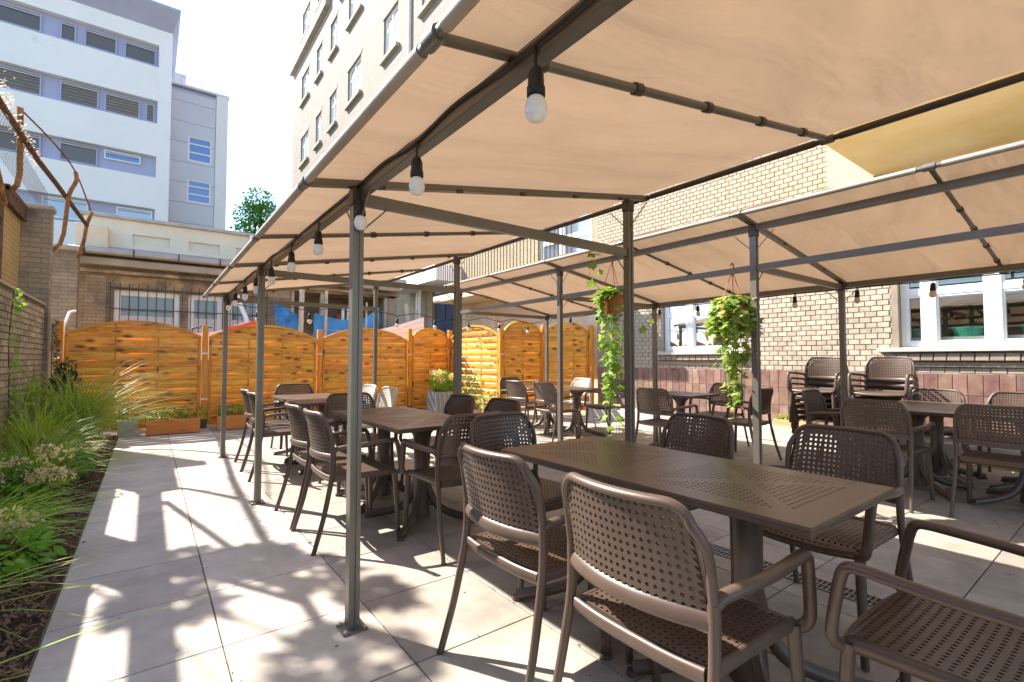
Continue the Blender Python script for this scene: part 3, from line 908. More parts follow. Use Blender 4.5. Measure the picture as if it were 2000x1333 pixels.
cutwall(MB(), 'X', 13.95, 14.3, -1.2, 5.9, 3.6, 4.36, rp).build('parapet', MT['parapet'], lb)
MB().box(-1.2, 5.9, 14.03, 14.25, 3.8, 4.1).build('parapet_recess', MT['parapet'], lb)
MB().box(-1.3, 6.0, 13.86, 14.4, 4.36, 4.44).build('parapet_cap', MT['zinc'], lb, bevel=.01)
MB().box(-1.3, -.75, 13.55, 13.95, 3.6, 4.1).build('corner_block', MT['pale_stone'], lb, bevel=.02)
MB().lathe([(.06, 0), (.06, .16), (.1, .16), (.1, .22), (.02, .26)], (1.05, 15, 4.4), 10).build('vent_pipe', MT['zinc'], lb, smooth=40)
MB().sweep([(2.05, 13.75, 4.35), (2.05, 13.72, 4.0), (2.2, 13.35, 3.6)], .05, n=8, sub=3).build('downpipe', MT['white'], lb, smooth=40)
for (x0, x1, z0, z1) in ow:
    o = winframe(lb, 13.56, x0, x1, z0, z1, [], [], MT['pane_low'], fw=.085, axis='X')
    MB().box(x0 + .115, x1 - .115, 13.588, 13.592, z0 + .115, z1 - .55).build('blind', MT['blind'], o)
br = MB().bar((-.7, 13.42, 2.74), (2.4, 13.42, 2.74), .02, .02).bar((-.7, 13.42, 2.3), (2.4, 13.42, 2.3), .02, .02)
o = br.build('window_grille', MT['iron'], lb)
gm = MB().bar((0, 0, 1.3), (0, 0, 2.86), .016, .016).mesh('grille_bar', MT['iron'])
for k in range(20):
    put('grille_bar', gm, o, (-.68 + k * .16 - 1.5, -.08, 0))
for x in (2.98, 3.75, 4.7, 5.55):
    MB().box(x - .05, x + .05, 13.55, 13.65, 0, 3.05).build('shed_post', MT['greywood'], lb)
MB().box(2.95, 5.8, 13.5, 15, 3.0, 3.05).build('shed_ceiling', MT['old_plaster'], lb)
MB().bar((3.0, 14.7, 2.3), (5.5, 14.7, 2.3), .3, .03).build('shelf', MT['greywood'], lb)

# blue tarpaulins, poles and clutter seen over the fence
def cloth(name, label, mt, pts_a, pts_b, amp, seed):
    nx_, ny_ = 18, 10
    m = MB(); A = smoothpath(pts_a, 8); B = smoothpath(pts_b, 8)
    def at(P, t):
        k = t * (len(P) - 1); i = min(int(k), len(P) - 2); return P[i].lerp(P[i + 1], k - i)
    vs = []
    for j in range(ny_ + 1):
        for i in range(nx_ + 1):
            p = at(A, i / nx_).lerp(at(B, i / nx_), j / ny_)
            p = p + Vector((0, 1, .2)) * amp * (noise.noise(Vector((p.x * 5 + seed, p.z * 3, seed))) + .6 * noise.noise(Vector((p.x * 12, p.z * 7 + seed, seed))))
            vs.append(p)
    m.add(vs, [(j * (nx_ + 1) + i, j * (nx_ + 1) + i + 1, (j + 1) * (nx_ + 1) + i + 1, (j + 1) * (nx_ + 1) + i) for j in range(ny_) for i in range(nx_)])
    o = m.build(name, mt, smooth=80)
    return tag(o, label, 'tarpaulin')
cloth('tarpaulin', 'blue tarpaulin hanging from one corner near the shed post behind the second fence panel', MT['blue_tarp'], [(2.35, 12.6, 2.72), (2.55, 12.6, 2.5), (2.9, 12.6, 2.3)], [(2.5, 12.7, 1.5), (2.75, 12.7, 1.5), (2.95, 12.7, 1.5)], .12, 1)
cloth('tarpaulin', 'long blue tarpaulin slung low across the open shed behind the third fence panel', MT['blue_tarp'], [(3.3, 12.6, 2.36), (3.9, 12.6, 2.24), (4.5, 12.6, 2.26), (4.98, 12.6, 2.62)], [(3.3, 12.7, 1.2), (3.9, 12.7, 1.2), (4.5, 12.7, 1.2), (4.98, 12.7, 1.3)], .1, 2)
cloth('tarpaulin', 'white and pale sheet heaped behind the first fence post', MT['white_tarp'], [(.55, 11.4, 1.72), (1.1, 11.4, 1.78), (1.5, 11.4, 1.95), (1.75, 11.4, 2.0)], [(.5, 11.2, 1.2), (1.1, 11.2, 1.2), (1.5, 11.2, 1.2), (1.8, 11.2, 1.2)], .08, 3)
cloth('tarpaulin', 'red sheet lying over the pale sheet behind the second fence panel', MT['red_tarp'], [(1.2, 11.1, 1.84), (1.45, 11.1, 1.9), (1.8, 11.1, 2.03)], [(1.3, 11.05, 1.6), (1.5, 11.05, 1.62), (1.85, 11.05, 1.65)], .04, 4)
for x, y, z, r, lab in ((2.95, 12.3, 2.9, .06, 'thick pale wooden post standing left of the long blue tarpaulin'), (3.5, 12.2, 2.9, .035, 'thin pale wooden pole leaning in front of the long blue tarpaulin'),
                        (4.55, 12.3, 2.7, .025, 'slim white pole standing in the middle of the long blue tarpaulin')):
    o = MB().sweep([(x - .08, y, 0), (x, y + .1, z)], r, n=8, sub=1).build('pole', MT['greywood'], smooth=40)
    tag(o, lab, 'pole', 'poles leaning by the shed')
o = MB().sweep([(1.62, 12.9, 2.75), (1.7, 12.8, 2.45), (1.82, 12.6, 2.0), (1.85, 12.6, 1.2)], .05, n=8, sub=3).build('drainpipe', MT['white'], smooth=40)
tag(o, 'loose white drainpipe slanting down behind the second fence screen', 'pipe')
for x, y, z, r, lab in ((4.2, 13.2, 2.6, .04, 'white square-cut pole at the back of the open shed'), (4.35, 13.25, 2.6, .03, 'second white pole at the back of the open shed'), (6.05, 12.4, 2.6, .03, 'long-handled pole leaning right of the bolt-holed plank')):
    o = MB().bar((x, y, 0), (x + .05, y + .2, z), r * 1.6, r * 1.6, (0, 1, 0)).build('pole', MT['white'] if x < 6 else MT['greywood'])
    tag(o, lab, 'pole', 'poles leaning by the shed')
o = MB().lathe([(.09, 0), (.11, .2), (.115, .2), (.115, .215), (.02, .22)], (4.55, 14.65, 2.32), 14).build('bucket', MT['red_tarp'], smooth=40)
tag(o, 'red bucket on the shelf of the open shed', 'bucket')
gf = thing('garden_chair', 'folded black metal garden chair frame poking above the first fence gap', 'chair', (.55, 11.0, 0))
for p in ([(.45, 11.0, 1.0), (.62, 11.0, 1.78), (.95, 11.02, 1.82)], [(.5, 11.2, 1.0), (.68, 11.2, 1.80), (1.0, 11.2, 1.83)]):
    MB().sweep(p, .012, n=6, sub=2).build('frame_tube', MT['iron'], gf)
for k in range(4):
    MB().bar((.66 + .08 * k, 11.0, 1.785 + .01 * k), (.71 + .08 * k, 11.2, 1.80 + .01 * k), .02, .01).build('slat', MT['iron'], gf)
pk = thing('plank', 'grey plank with a bolt hole leaning behind the third fence panel', 'plank', (5.75, 12.2, 0))
MB().bar((5.9, 12.2, 0), (5.7, 12.5, 2.75), .12, .03, (0, 1, 0)).build('board', MT['zinc'], pk)
o = thing('site_box', 'white corrugated container roof rising behind the narrow arched fence panel', 'container', (6.2, 11.6, 0))
m = MB(); m.add([(4.2, 11.2, 1.82), (5.6, 11.2, 2.28), (6.0, 12.2, 2.3), (4.3, 12.2, 1.85), (4.2, 11.2, 0), (5.6, 11.2, 0), (6.0, 12.2, 0), (4.3, 12.2, 0)], [(0, 1, 2, 3), (0, 4, 5, 1), (1, 5, 6, 2), (3, 2, 6, 7), (0, 3, 7, 4)])
m.build('shell', MT['white_wall'], o)
for k in range(4):
    MB().bar((4.2, 11.19, 1.72 - k * .14), (5.6, 11.19, 2.18 - k * .14), .02, .03).build('rib', MT['pale_panel'], o)
#@@OBJECTS
# ------------------------------------------------------------------ wooden lamella fence
slat_cache = {}
def arch_z(x, w, zs, zp):
    t = min(1, abs(x) / (w / 2)); return zs + (zp - zs) * ((1 - t * t) if w > 1.1 else math.sqrt(max(0, 1 - t * t)))
def fence_panel(p, q, zs, zp, label, z0=.06, nb=2, amp=.015, h=.117, pitch=.121):
    """woven slats between two stiles, curved top rail; local x runs along the panel"""
    p = Vector((p[0], p[1], 0)); q = Vector((q[0], q[1], 0)); d = q - p; w = d.length
    a = math.atan2(d.y, d.x); c = (p + q) / 2
    t = thing('lamella_screen', label, 'fence screen', (c.x, c.y, 0), a, 'arched lamella fence panels')
    st = .045
    for s_ in (-1, 1):
        put('stile', MB().box(-st / 2, st / 2, -.026, .026, z0, arch_z(w / 2 - st, w, zs, zp) - .03).mesh('stile', MT['fence_v'], bevel=.004), t, (s_ * (w / 2 - st / 2), 0, 0))
    n = 20
    pts = [(-w / 2 + w * i / n, 0, arch_z(-w / 2 + w * i / n, w, zs, zp) - .012) for i in range(n + 1)]
    m = MB()
    for i in range(n):
        (x0, _, za), (x1, _, zb) = pts[i], pts[i + 1]
        m.add([(x0, -.03, za - .028), (x1, -.03, zb - .028), (x1, .03, zb - .028), (x0, .03, za - .028), (x0, -.03, za + .012), (x1, -.03, zb + .012), (x1, .03, zb + .012), (x0, .03, za + .012)],
              [(0, 3, 2, 1), (4, 5, 6, 7), (0, 1, 5, 4), (2, 3, 7, 6)] + ([(3, 0, 4, 7)] if i == 0 else []) + ([(1, 2, 6, 5)] if i == n - 1 else []))
    put('arched_rail', m.mesh('arched_rail', MT['fence'], dbl=True), t)
    put('bottom_rail', MB().box(-w / 2 + st, w / 2 - st, -.02, .02, z0, z0 + .05).mesh('bottom_rail', MT['fence']), t)
    iw = w - 2 * st
    bx = [(-iw / 2 + iw * (k + 1) / (nb + 1)) for k in range(nb)]
    for b in bx:
        put('batten', MB().box(-.016, .016, -.009, .009, z0 + .05, arch_z(b, w, zs, zp) - .04).mesh('batten', MT['fence_v'], bevel=.002), t, (b, 0, 0))
    z = z0 + .05; k = 0
    while z < zp - .06:
        key = (round(w, 2), k % 2, nb, round(z, 2), round(zs, 2), round(zp, 2)) if z + h > zs - .06 else (round(w, 2), k % 2, nb, h)
        if key not in slat_cache:
            m = MB(); nn = 8 * (nb + 1); vs = []
            for i in range(nn + 1):
                x = -iw / 2 + iw * i / nn
                ph = PI * (x + iw / 2) / (iw / (nb + 1))
                yy = amp * math.sin(ph) * (1 if k % 2 else -1) * -1
                zt = min(h, arch_z(x, w, zs, zp) - .035 - z) if z + h > zs - .06 else h
                zt = max(zt, .002)
                for dy, dz in ((-.003, .0), (.005, .0), (.005, zt), (-.003, zt), (-.010, zt * .8), (-.0125, zt * .5), (-.010, zt * .2)):
                    vs.append((x, yy + dy, dz))
            fs = []
            for i in range(nn):
                b0, b1 = i * 7, (i + 1) * 7
                for u, v_ in ((0, 1), (1, 2), (2, 3), (3, 4), (4, 5), (5, 6), (6, 0)):
                    fs.append((b0 + v_, b0 + u, b1 + u, b1 + v_))
            fs.append((0, 1, 2, 3, 4, 5, 6)); fs.append(tuple(nn * 7 + j for j in (6, 5, 4, 3, 2, 1, 0)))
            m.add(vs, fs)
            slat_cache[key] = m.mesh('slat', MT['fence'], smooth=50)
        put('slat', slat_cache[key], t, (0, (.004 if k % 2 else -.004), z), (0, random.uniform(-.004, .004), 0))
        z += pitch; k += 1
    return t
PB = [(-1.10, 10.12), (.80, 10.12), (2.76, 10.14), (4.72, 10.14), (5.76, 10.14), (5.84, 8.16), (6.98, 8.14), (7.68, 7.36)]
labs = ['widest view arched fence panel between the garden wall and the first planter gap', 'second wide arched fence panel, behind the thin left awning posts', 'third wide arched fence panel, below the slung blue tarpaulin',
        'narrow round-topped fence panel just left of the sunlit panel', 'sunlit pale yellow fence panel turned side-on with dark gaps between its slats', 'narrow round-topped fence panel right of the sunlit panel', 'deep orange fence panel at the right end behind the white-lit chair']
spec = [(1.62, 1.85, 2), (1.62, 1.86, 2), (1.64, 1.88, 2), (1.66, 1.94, 1), (1.72, 1.97, 2), (1.72, 2.03, 1), (1.74, 2.02, 2)]
for i in range(7):
    p = Vector((*PB[i], 0)); q = Vector((*PB[i + 1], 0)); d = (q - p).normalized()
    fence_panel(p + d * .06, q - d * .06, spec[i][0], spec[i][1], labs[i], .06 if i < 3 else .1, spec[i][2], *((.002, .112, .142) if i == 4 else ()))
plabs = ['square fence post in the corner at the garden wall', 'fence post between the first and second wide panels', 'fence post between the second and third wide panels', 'fence post between the third wide panel and the narrow one',
         'fence post left of the sunlit panel', 'bright fence post right of the sunlit panel', 'fence post right of the second narrow panel', 'fence post at the far right end by the brick wall']
for i, (x, y) in enumerate(PB):
    t = thing('fence_post', plabs[i], 'fence post', (x, y, 0), 0, 'square wooden fence posts')
    H_ = 1.80 if i < 3 else 1.9 if i < 5 else 1.95
    MB().box(x - .045, x + .045, y - .045, y + .045, .05, H_).build('shaft', MT['fence_v'], t, bevel=.006)
    MB().box(x - .05, x + .05, y - .05, y + .05, 0, .16).build('post_shoe', MT['metal_dark'], t)
    for zz in (.5, 1.3):
        MB().box(x - .055, x + .055, y - .05, y - .046, zz, zz + .025).build('bracket', MT['steel'], t)
t = thing('handrail', 'white metal handrail sticking up behind the corner of the fence', 'handrail', (-1.0, 10.6, 0))
MB().sweep([(-1.1, 10.5, 0), (-1.1, 10.5, 1.72), (-1.0, 10.9, 2.02)], .02, n=8, sub=2).build('rail', MT['white'], t, smooth=40)

# ------------------------------------------------------------------ awnings
BOLT = MB().lathe([(.010, 0), (.010, .008), (.004, .013)], (0, 0, 0), 6).mesh('bolt', MT['steel'])
def post(t, x, y, z1, brace=True):
    m = MB()
    m.box(x - .025, x - .006, y - .025, y + .025, .008, z1).box(x + .006, x + .025, y - .025, y + .025, .008, z1).box(x - .006, x + .006, y - .019, y + .019, .008, z1)
    o = m.build('post', MT['metal'], t)
    MB().box(x - .055, x + .055, y - .055, y + .055, .001, .009).build('base_plate', MT['metal'], o, bevel=.002)
    for a in (-1, 1):
        for c in (-1, 1):
            put('bolt', BOLT, o, Vector((x + a * .041, y + c * .041, .009)) - origin(o))
    return o
def roofz(x, a):
    return a[1] + a[2] * (x - a[0])
def awning(label, fx, rx, ex0, ex1, ys_, a, yq, cross, mid, beamx, group, seed):
    """fx / rx post rows, ex0 / ex1 outer bars, a = (x0, z0, slope) of the rafters' centre plane"""
    t = thing('awning', label, 'awning', ((fx + rx) / 2, ys_[0], 0), 0, group)
    for y in yq:
        for x in (fx, rx):
            post(t, x, y, roofz(x, a) - .02)
            for sx, sy in ((1 if x == fx else -1, 0), (0, 1), (0, -1)):
                zt = roofz(x, a) - .05 if sy else cross + .01
                MB().sweep([(x + .03 * sx, y + .03 * sy, zt - .15), (x + .16 * sx, y + .16 * sy, zt - .02)], .004, n=5, sub=1).build('corner_brace', MT['metal'], t)
            MB().box(x - .031, x + .031, y - .031, y + .031, roofz(x, a) - .1, roofz(x, a) - .02).build('post_head', MT['metal_dark'], t, bevel=.003)
        MB().bar((fx + .026, y, cross), (rx - .026, y, cross), .03, .055).build('crossbeam', MT['metal'], t)
    y0, y1 = ys_[0], ys_[-1]
    for x in beamx:
        MB().bar((x, y0, roofz(x, a) - .025), (x, y1, roofz(x, a) - .025), .045, .055).build('beam', MT['metal'], t, bevel=.003)
    for x in mid:
        MB().bar((x[0], y0, x[1]), (x[0], y1, x[1]), .03, .05).build('tie_beam', MT['metal'], t)
    for x in (ex0, ex1):
        MB().sweep([(x, y0, roofz(x, a)), (x, y1, roofz(x, a))], .0145, n=10, sub=1).build('edge_bar', MT['metal_dark'] if x == ex1 and a[2] > 0 else MT['metal'], t, smooth=50)
    for y in ys_:
        main = any(abs(y - q) < .1 for q in yq)
        if main:
            MB().bar((ex0, y, roofz(ex0, a) + .004), (ex1, y, roofz(ex1, a) + .004), .05, .03).build('rafter', MT['metal'], t, bevel=.003)
        else:
            MB().sweep([(ex0, y, roofz(ex0, a) + .006), (ex1, y, roofz(ex1, a) + .006)], .015, n=8, sub=1).build('rafter', MT['metal'], t, smooth=50)
        for k in range(5):
            x = ex0 + (ex1 - ex0) * (k + .75) / 5.5; z = roofz(x, a)
            if main:
                MB().bar((x, y - .032, z - .016), (x + .035, y - .032, z - .016 + .035 * a[2]), .012, .02).build('clip', MT['metal_dark'], t)
            else:
                MB().sweep([(x, y, z + .006), (x + .035, y, z + .006 + .035 * a[2])], .021, n=8, sub=1).build('clip', MT['metal_dark'], t, smooth=50)
        for x in (ex0, ex1):
            MB().sweep([(x, y - .03, roofz(x, a)), (x, y + .03, roofz(x, a))], .022, n=10, sub=1).build('corner_cap', MT['metal'], t, smooth=50)
    # fabric
    NX, NY = 44, 26 * (len(ys_) - 1)
    vs = []; nv = Vector((seed, 0, 0))
    for j in range(NY + 1):
        s_ = j / NY * (len(ys_) - 1); k = min(int(s_), len(ys_) - 2); f = s_ - k
        y = ys_[k] + (ys_[k + 1] - ys_[k]) * f
        for i in range(NX + 1):
            u = i / NX
            x = ex0 + (ex1 - ex0) * u
            ed = min(u, 1 - u) * 2
            sag = -.03 * math.sin(PI * f) * min(1, ed * 5 + .15)
            wr = noise.noise(Vector((x * 1.4, y * 5.5, seed))) * .016 + noise.noise(Vector((x * 3.5 + y, y * 9, seed + 4))) * .006
            pull = .012 * noise.noise(Vector((x * 9, y * 2.0, seed + 8))) * max(0, 1 - ed * 4)
            vs.append((x, y, roofz(x, a) + .03 + sag + (wr + pull) * (math.sin(PI * f) ** .5 if 0 < f < 1 else 0)))
    m = MB(); m.add(vs, [(j * (NX + 1) + i, j * (NX + 1) + i + 1, (j + 1) * (NX + 1) + i + 1, (j + 1) * (NX + 1) + i) for j in range(NY) for i in range(NX)])
    cpy = m.build('canopy', MT['fabric'], t, smooth=90)
    # hems rolled round the edge bars, one length per bay
    for x in (ex0, ex1):
        for k in range(len(ys_) - 1):
            MB().sweep([(x, ys_[k] + .06, roofz(x, a)), (x, ys_[k + 1] - .06, roofz(x, a))], .018, n=10, sub=1).build('hem', MT['fabric_hem'] if x == (ex0) else MT['metal_dark'], cpy, smooth=50)
    return t
MT['fabric_hem'] = M('fabric_hem', (.34, .28, .22), (.42, .35, .28), 3, .7, .1, 40)
A1 = (.76, 2.018, .1712)
ysA = [-1.35, -.16, 1.02, 2.21, 3.40, 4.58, 5.76, 6.95]
awning('long brown awning over the left tables, its roof rising to the right', .76, 2.685, .53, 2.87, ysA, A1, [-.16, 2.21, 4.58, 6.95], 1.955, [], [.785], 'brown fabric awnings', 3.1)
A2 = (4.0, 2.325, -.160)
ysB = [-1.6, -.4, .79, 1.98, 3.17, 4.35, 5.53, 6.72]
awning('right-hand brown awning along the brick wall, its roof dropping to the right', 4.0, 5.85, 3.74, 6.06, ysB, A2, [-.4, 1.98, 4.35, 6.72], 1.97, [(4.0, 1.965)], [4.0, 5.9], 'brown fabric awnings', 9.7)

# ------------------------------------------------------------------ string lights
def stringlight(label, path, bulbs, bulbmat, drop, group):
    t = thing('string_light', label, 'string light', path[0], 0, group)
    MB().sweep(path, .006, n=5, sub=6).build('cable', MT['rubber'], t)
    o0 = Vector(path[0])
    key = (round(drop, 3), bulbmat.name)
    so = MB().sweep([(0, 0, 0), (0, 0, -drop)], .0042, n=5, sub=1).lathe([(.004, 0), (.014, -.004), (.02, -.02), (.021, -.05), (.0235, -.055), (.0235, -.075), (.02, -.078)], (0, 0, -drop + .005), 14).mesh('lamp_socket', MT['rubber'], smooth=50)
    bl = MB().lathe([(.012, 0), (.02, -.006), (.0265, -.02), (.0285, -.034), (.026, -.05), (.018, -.062), (.008, -.067), (.004, -.0675)], (0, 0, -drop - .07), 18).mesh('bulb', bulbmat, smooth=60)
    for b in bulbs:
        s_ = put('lamp_socket', so, t, Vector(b) - o0, (random.uniform(-.06, .06), random.uniform(-.06, .06), 0))
        put('bulb', bl, s_)
    return t
bz = roofz(.785, A1) - .02
pth = []
rg = random.Random(8)
for k in range(30):
    y = -1.2 + k * .28
    pth.append((.758 + rg.uniform(-.004, .004), y, bz + rg.uniform(-.012, .014)))
stringlight('black string of white globe bulbs cable-tied along the inner beam of the left awning', pth, [(.757, y, bz - .01) for y in (-.35, .28, .909, 1.579, 2.16, 2.835, 3.486, 4.171, 4.8, 5.426, 6.1, 6.7)], MT['bulb'], .06, 'string lights')
pth = [(.8, 6.97, 1.92)]; bl = []
for k in range(1, 17):
    x = .8 + k * .32
    pth.append((x, 6.97, 1.93 - .045 * (k % 2) - .02 * rg.random()))
    if k % 2:
        bl.append((x, 6.97, pth[-1][2]))
stringlight('string of white bulbs strung across the far end of both awnings', pth, bl, MT['bulb'], .05, 'string lights')
ez = roofz(6.0, A2) - .04
pth = [(5.98, -1 + k * .3, ez + rg.uniform(-.01, .01)) for k in range(27)]
stringlight('string of small yellowish bulbs along the eave of the right awning by the brick wall', pth, [(5.98, -.6 + k * .62, ez) for k in range(12)], MT['cream_bulb'], .03, 'string lights')

# ------------------------------------------------------------------ perforated panels, chairs, tables
def perf(nx, ny, P, th, r=.3, mask=None):
    m = MB(); V = {}; vs = []; fs = []
    def nrm(u, v):
        e = 1e-3
        a = P(min(u + e, 1), v) - P(max(u - e, -1), v); b = P(u, min(v + e, 1)) - P(u, max(v - e, 0))
        return a.cross(b).normalized()
    def vert(a, b, side):
        k = (round(a, 4), round(b, 4), side)
        if k not in V:
            u = -1 + 2 * a / nx; v = b / ny
            V[k] = len(vs); vs.append(P(u, v) + nrm(u, v) * (th / 2 * side))
        return V[k]
    ring = [(0, 0), (.5, 0), (1, 0), (1, .5), (1, 1), (.5, 1), (0, 1), (0, .5)]
    cut = set()
    for i in range(nx):
        for j in range(ny):
            for side in (1, -1):
                o = [vert(i + a, j + b, side) for a, b in ring]
                if mask and not mask(i, j):
                    fs.append(tuple(o) if side > 0 else tuple(o[::-1])); continue
                h = []
                for a, b in ring:
                    dx, dy = a - .5, b - .5; l = math.hypot(dx, dy)
                    h.append(vert(i + .5 + dx / l * r, j + .5 + dy / l * r, side))
                for q in range(8):
                    q2 = (q + 1) % 8
                    f = (o[q], o[q2], h[q2], h[q])
                    fs.append(f if side > 0 else f[::-1])
                cut.add((i, j))
    for i, j in cut:
        h1 = []; h2 = []
        for a, b in ring:
            dx, dy = a - .5, b - .5; l = math.hypot(dx, dy)
            h1.append(vert(i + .5 + dx / l * r, j + .5 + dy / l * r, 1)); h2.append(vert(i + .5 + dx / l * r, j + .5 + dy / l * r, -1))
        for q in range(8):
            q2 = (q + 1) % 8
            fs.append((h1[q], h1[q2], h2[q2], h2[q]))
    # rim
    for i in range(2 * nx):
        for b in (0, ny):
            a0, a1 = vert(i / 2, b, 1), vert(i / 2 + .5, b, 1); c0, c1 = vert(i / 2, b, -1), vert(i / 2 + .5, b, -1)
            fs.append((a0, c0, c1, a1) if b == 0 else (a1, c1, c0, a0))
    for j in range(2 * ny):
        for a in (0, nx):
            a0, a1 = vert(a, j / 2, 1), vert(a, j / 2 + .5, 1); c0, c1 = vert(a, j / 2, -1), vert(a, j / 2 + .5, -1)
            fs.append((a0, a1, c1, c0) if a == 0 else (a1, a0, c0, c1))
    m.add(vs, fs)
    return m

def make_chair(loc, rz, label):
    t = thing('armchair', label, 'chair', loc, rz, 'brown perforated plastic armchairs')
    pm = MT['plastic']
    def back(u, v):
        top = .852 - .072 * (1 - math.sqrt(max(0, 1 - max(0, (abs(u) - .70) / .30) ** 2)))
        w = .232 - .010 * v
        return Vector((u * w, -.207 - .035 * v - .012 * v * v - .052 * (1 - u * u), .592 + v * (top - .592)))
    def seat(u, v):
        w = .212 + .020 * v
        z = .452 - .010 * (1 - u * u) * (1 - v * .6) - .03 * max(0, (v - .86) / .14) ** 2
        return Vector((u * w, -.200 + v * .44, z))
    put('backrest', perf(21, 11, back, .012, .27).mesh('backrest', pm), t)
    put('seat', perf(20, 18, seat, .014, .25).mesh('seat', pm), t)
    lip = MB().sweep([back(u / 6, 0) + Vector((0, -.004, -.012)) for u in range(-6, 7)], .027, .013, n=10, sub=1, ref=(0, .35, 1))
    put('lower_rail', lip.mesh('lower_rail', pm, smooth=60), t)
    fr = [(-.243, -.208, .60), (-.243, -.218, .68), (-.240, -.232, .755)]
    top = [back(u, 1) + Vector((0, -.003, .006)) for u in (-.985, -.95, -.9, -.84, -.77, -.68, -.5, -.25, 0, .25, .5, .68, .77, .84, .9, .95, .985)]
    path = fr + [tuple(p) for p in top] + [(-x, y, z) for x, y, z in reversed(fr)]
    put('back_frame', MB().sweep(path, .0155, .013, n=10, sub=2, ref=(0, 1, 0)).mesh('back_frame', pm, smooth=60), t)
    for s_ in (-1, 1):
        leg = MB().sweep([(s_ * .264, -.325, .006), (s_ * .254, -.268, .2), (s_ * .246, -.225, .40), (s_ * .244, -.210, .5), (s_ * .243, -.208, .62)], .0175, .0145, n=10, sub=4, ref=(0, 1, 0), taper=lambda k: .86 + .22 * k)
        leg.lathe([(.014, 0), (.016, .002), (.016, .01)], (s_ * .2645, -.3265, 0), 8)
        put('rear_leg', leg.mesh('rear_leg', pm, smooth=60), t)
        leg = MB().sweep([(s_ * .258, .235, .006), (s_ * .250, .226, .2), (s_ * .240, .212, .44)], .0185, .016, n=10, sub=4, taper=lambda k: .84 + .3 * k)
        put('front_leg', leg.mesh('front_leg', pm, smooth=60), t)
        arm = MB().sweep([(s_ * .244, -.206, .615), (s_ * .250, -.185, .632), (s_ * .268, -.12, .643), (s_ * .284, -.02, .650), (s_ * .287, .09, .657), (s_ * .286, .165, .661), (s_ * .285, .196, .655), (s_ * .283, .211, .63),
                          (s_ * .280, .226, .56), (s_ * .277, .238, .49), (s_ * .272, .240, .455), (s_ * .257, .232, .434), (s_ * .236, .216, .428)], .0185, .0155, n=10, sub=3, ref=(1, 0, 0))
        put('armrest', arm.mesh('armrest', pm, smooth=60), t)
    sf = MB().sweep([(-.222, -.212, .440), (-.1, -.222, .436), (.1, -.222, .436), (.222, -.212, .440)], .013, .024, n=10, sub=4, ref=(0, 1, .2))
    put('seat_rear_rail', sf.mesh('seat_rear_rail', pm, smooth=60), t)
    for s_ in (-1, 1):
        sf = MB().sweep([(s_ * .222, -.208, .438), (s_ * .228, 0, .440), (s_ * .236, .215, .436)], .014, .022, n=10, sub=4, ref=(1, 0, 0))
        put('seat_side_rail', sf.mesh('seat_side_rail', pm, smooth=60), t)
    sf = MB().sweep([(-.234, .222, .430), (-.1, .243, .420), (.1, .243, .420), (.234, .222, .430)], .012, .018, n=10, sub=4, ref=(0, 1, .2))
    put('seat_front_rail', sf.mesh('seat_front_rail', pm, smooth=60), t)
    return t

XP, XM, YP, YM = -PI / 2, PI / 2, 0, PI
CH = [
 (1.31, .90, XP, 'chair showing its large perforated back nearest the camera, tucked at the front table'),
 (1.32, 1.55, XP + .02, 'second chair in the near row, standing behind the nearest one at the front table pair'),
 (2.50, .96, XM - .05, 'chair facing us across the front table, its back over the right corner of the table'),
 (2.43, 1.71, XM - .1, 'chair facing us across the front tables, below the second hanging ivy'),
 (1.78, 2.21, YM + .04, 'chair at the far head of the front table pair, facing the camera'),
 (1.78, .31, YP - .02, 'chair cut off at the bottom right, only seat and armrests showing'),
 (1.68, 2.88, YP, 'dark chair with its back to us at the near end of the second table pair'),
 (1.17, 4.00, XP, 'left chair of the pair right behind the tall awning post, at the second tables'),
 (1.17, 3.43, XP, 'chair with long shadow right beside the tall awning post, at the second tables'),
 (2.16, 4.03, XM, 'chair facing left across the second tables, in front of the flower box'),
 (2.19, 3.38, XM, 'chair facing left across the second tables, nearest to the front chairs'),
 (1.63, 4.62, YM, 'chair between the second and third table pairs, facing us'),
 (1.17, 6.27, XP, 'farthest chair in the left row, in front of the orange planter'),
 (1.15, 5.68, XP, 'left row chair directly behind the second thin awning post'),
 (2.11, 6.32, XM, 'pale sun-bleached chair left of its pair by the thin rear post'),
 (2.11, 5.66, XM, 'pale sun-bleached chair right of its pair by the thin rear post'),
 (1.63, 6.95, YM, 'chair at the far head of the third tables, against the wooden fence'),
 (5.17, 1.45, XP - .03, 'right-hand chair with its back to us beside the stack, under the right awning'),
 (5.29, .72, XP, 'chair at the right edge with a diagonal shadow over its back'),
 (6.93, 1.52, XM, 'chair facing us in front of the second chair stack, behind the right table'),
 (6.95, .85, XM, 'chair facing us at the far right edge under the big window'),
 (5.92, 2.06, YM, 'side-on chair in front of the first chair stack'),
 (5.04, 3.60, XP, 'chair seen from behind right of the thick awning post with the first ivy'),
 (6.37, 3.70, XM, 'chair half hidden by the lower tips of the second hanging ivy'),
 (5.86, 3.08, YP, 'side-on chair just left of the shadow-striped awning post'),
 (4.98, 6.22, XP, 'left one of two chairs before the far right table, below the sunlit fence screen'),
 (4.98, 5.50, XP, 'right one of two chairs before the far right table'),
 (5.44, 7.05, YM, 'chair at the far head of the far right table, against the narrow fence panel'),
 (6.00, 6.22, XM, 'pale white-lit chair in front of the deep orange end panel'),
 (6.06, 5.45, XM, 'dark chair half hidden behind the first hanging ivy'),
]
first = make_chair((CH[0][0], CH[0][1], 0), CH[0][2], CH[0][3])
MT['plastic_pale'] = M('plastic_pale', (.55, .49, .44), (.62, .56, .5), 20, .36, .05, 300, spec=.6)  # paler plastic imitates white sunlight on three chairs of the same brown
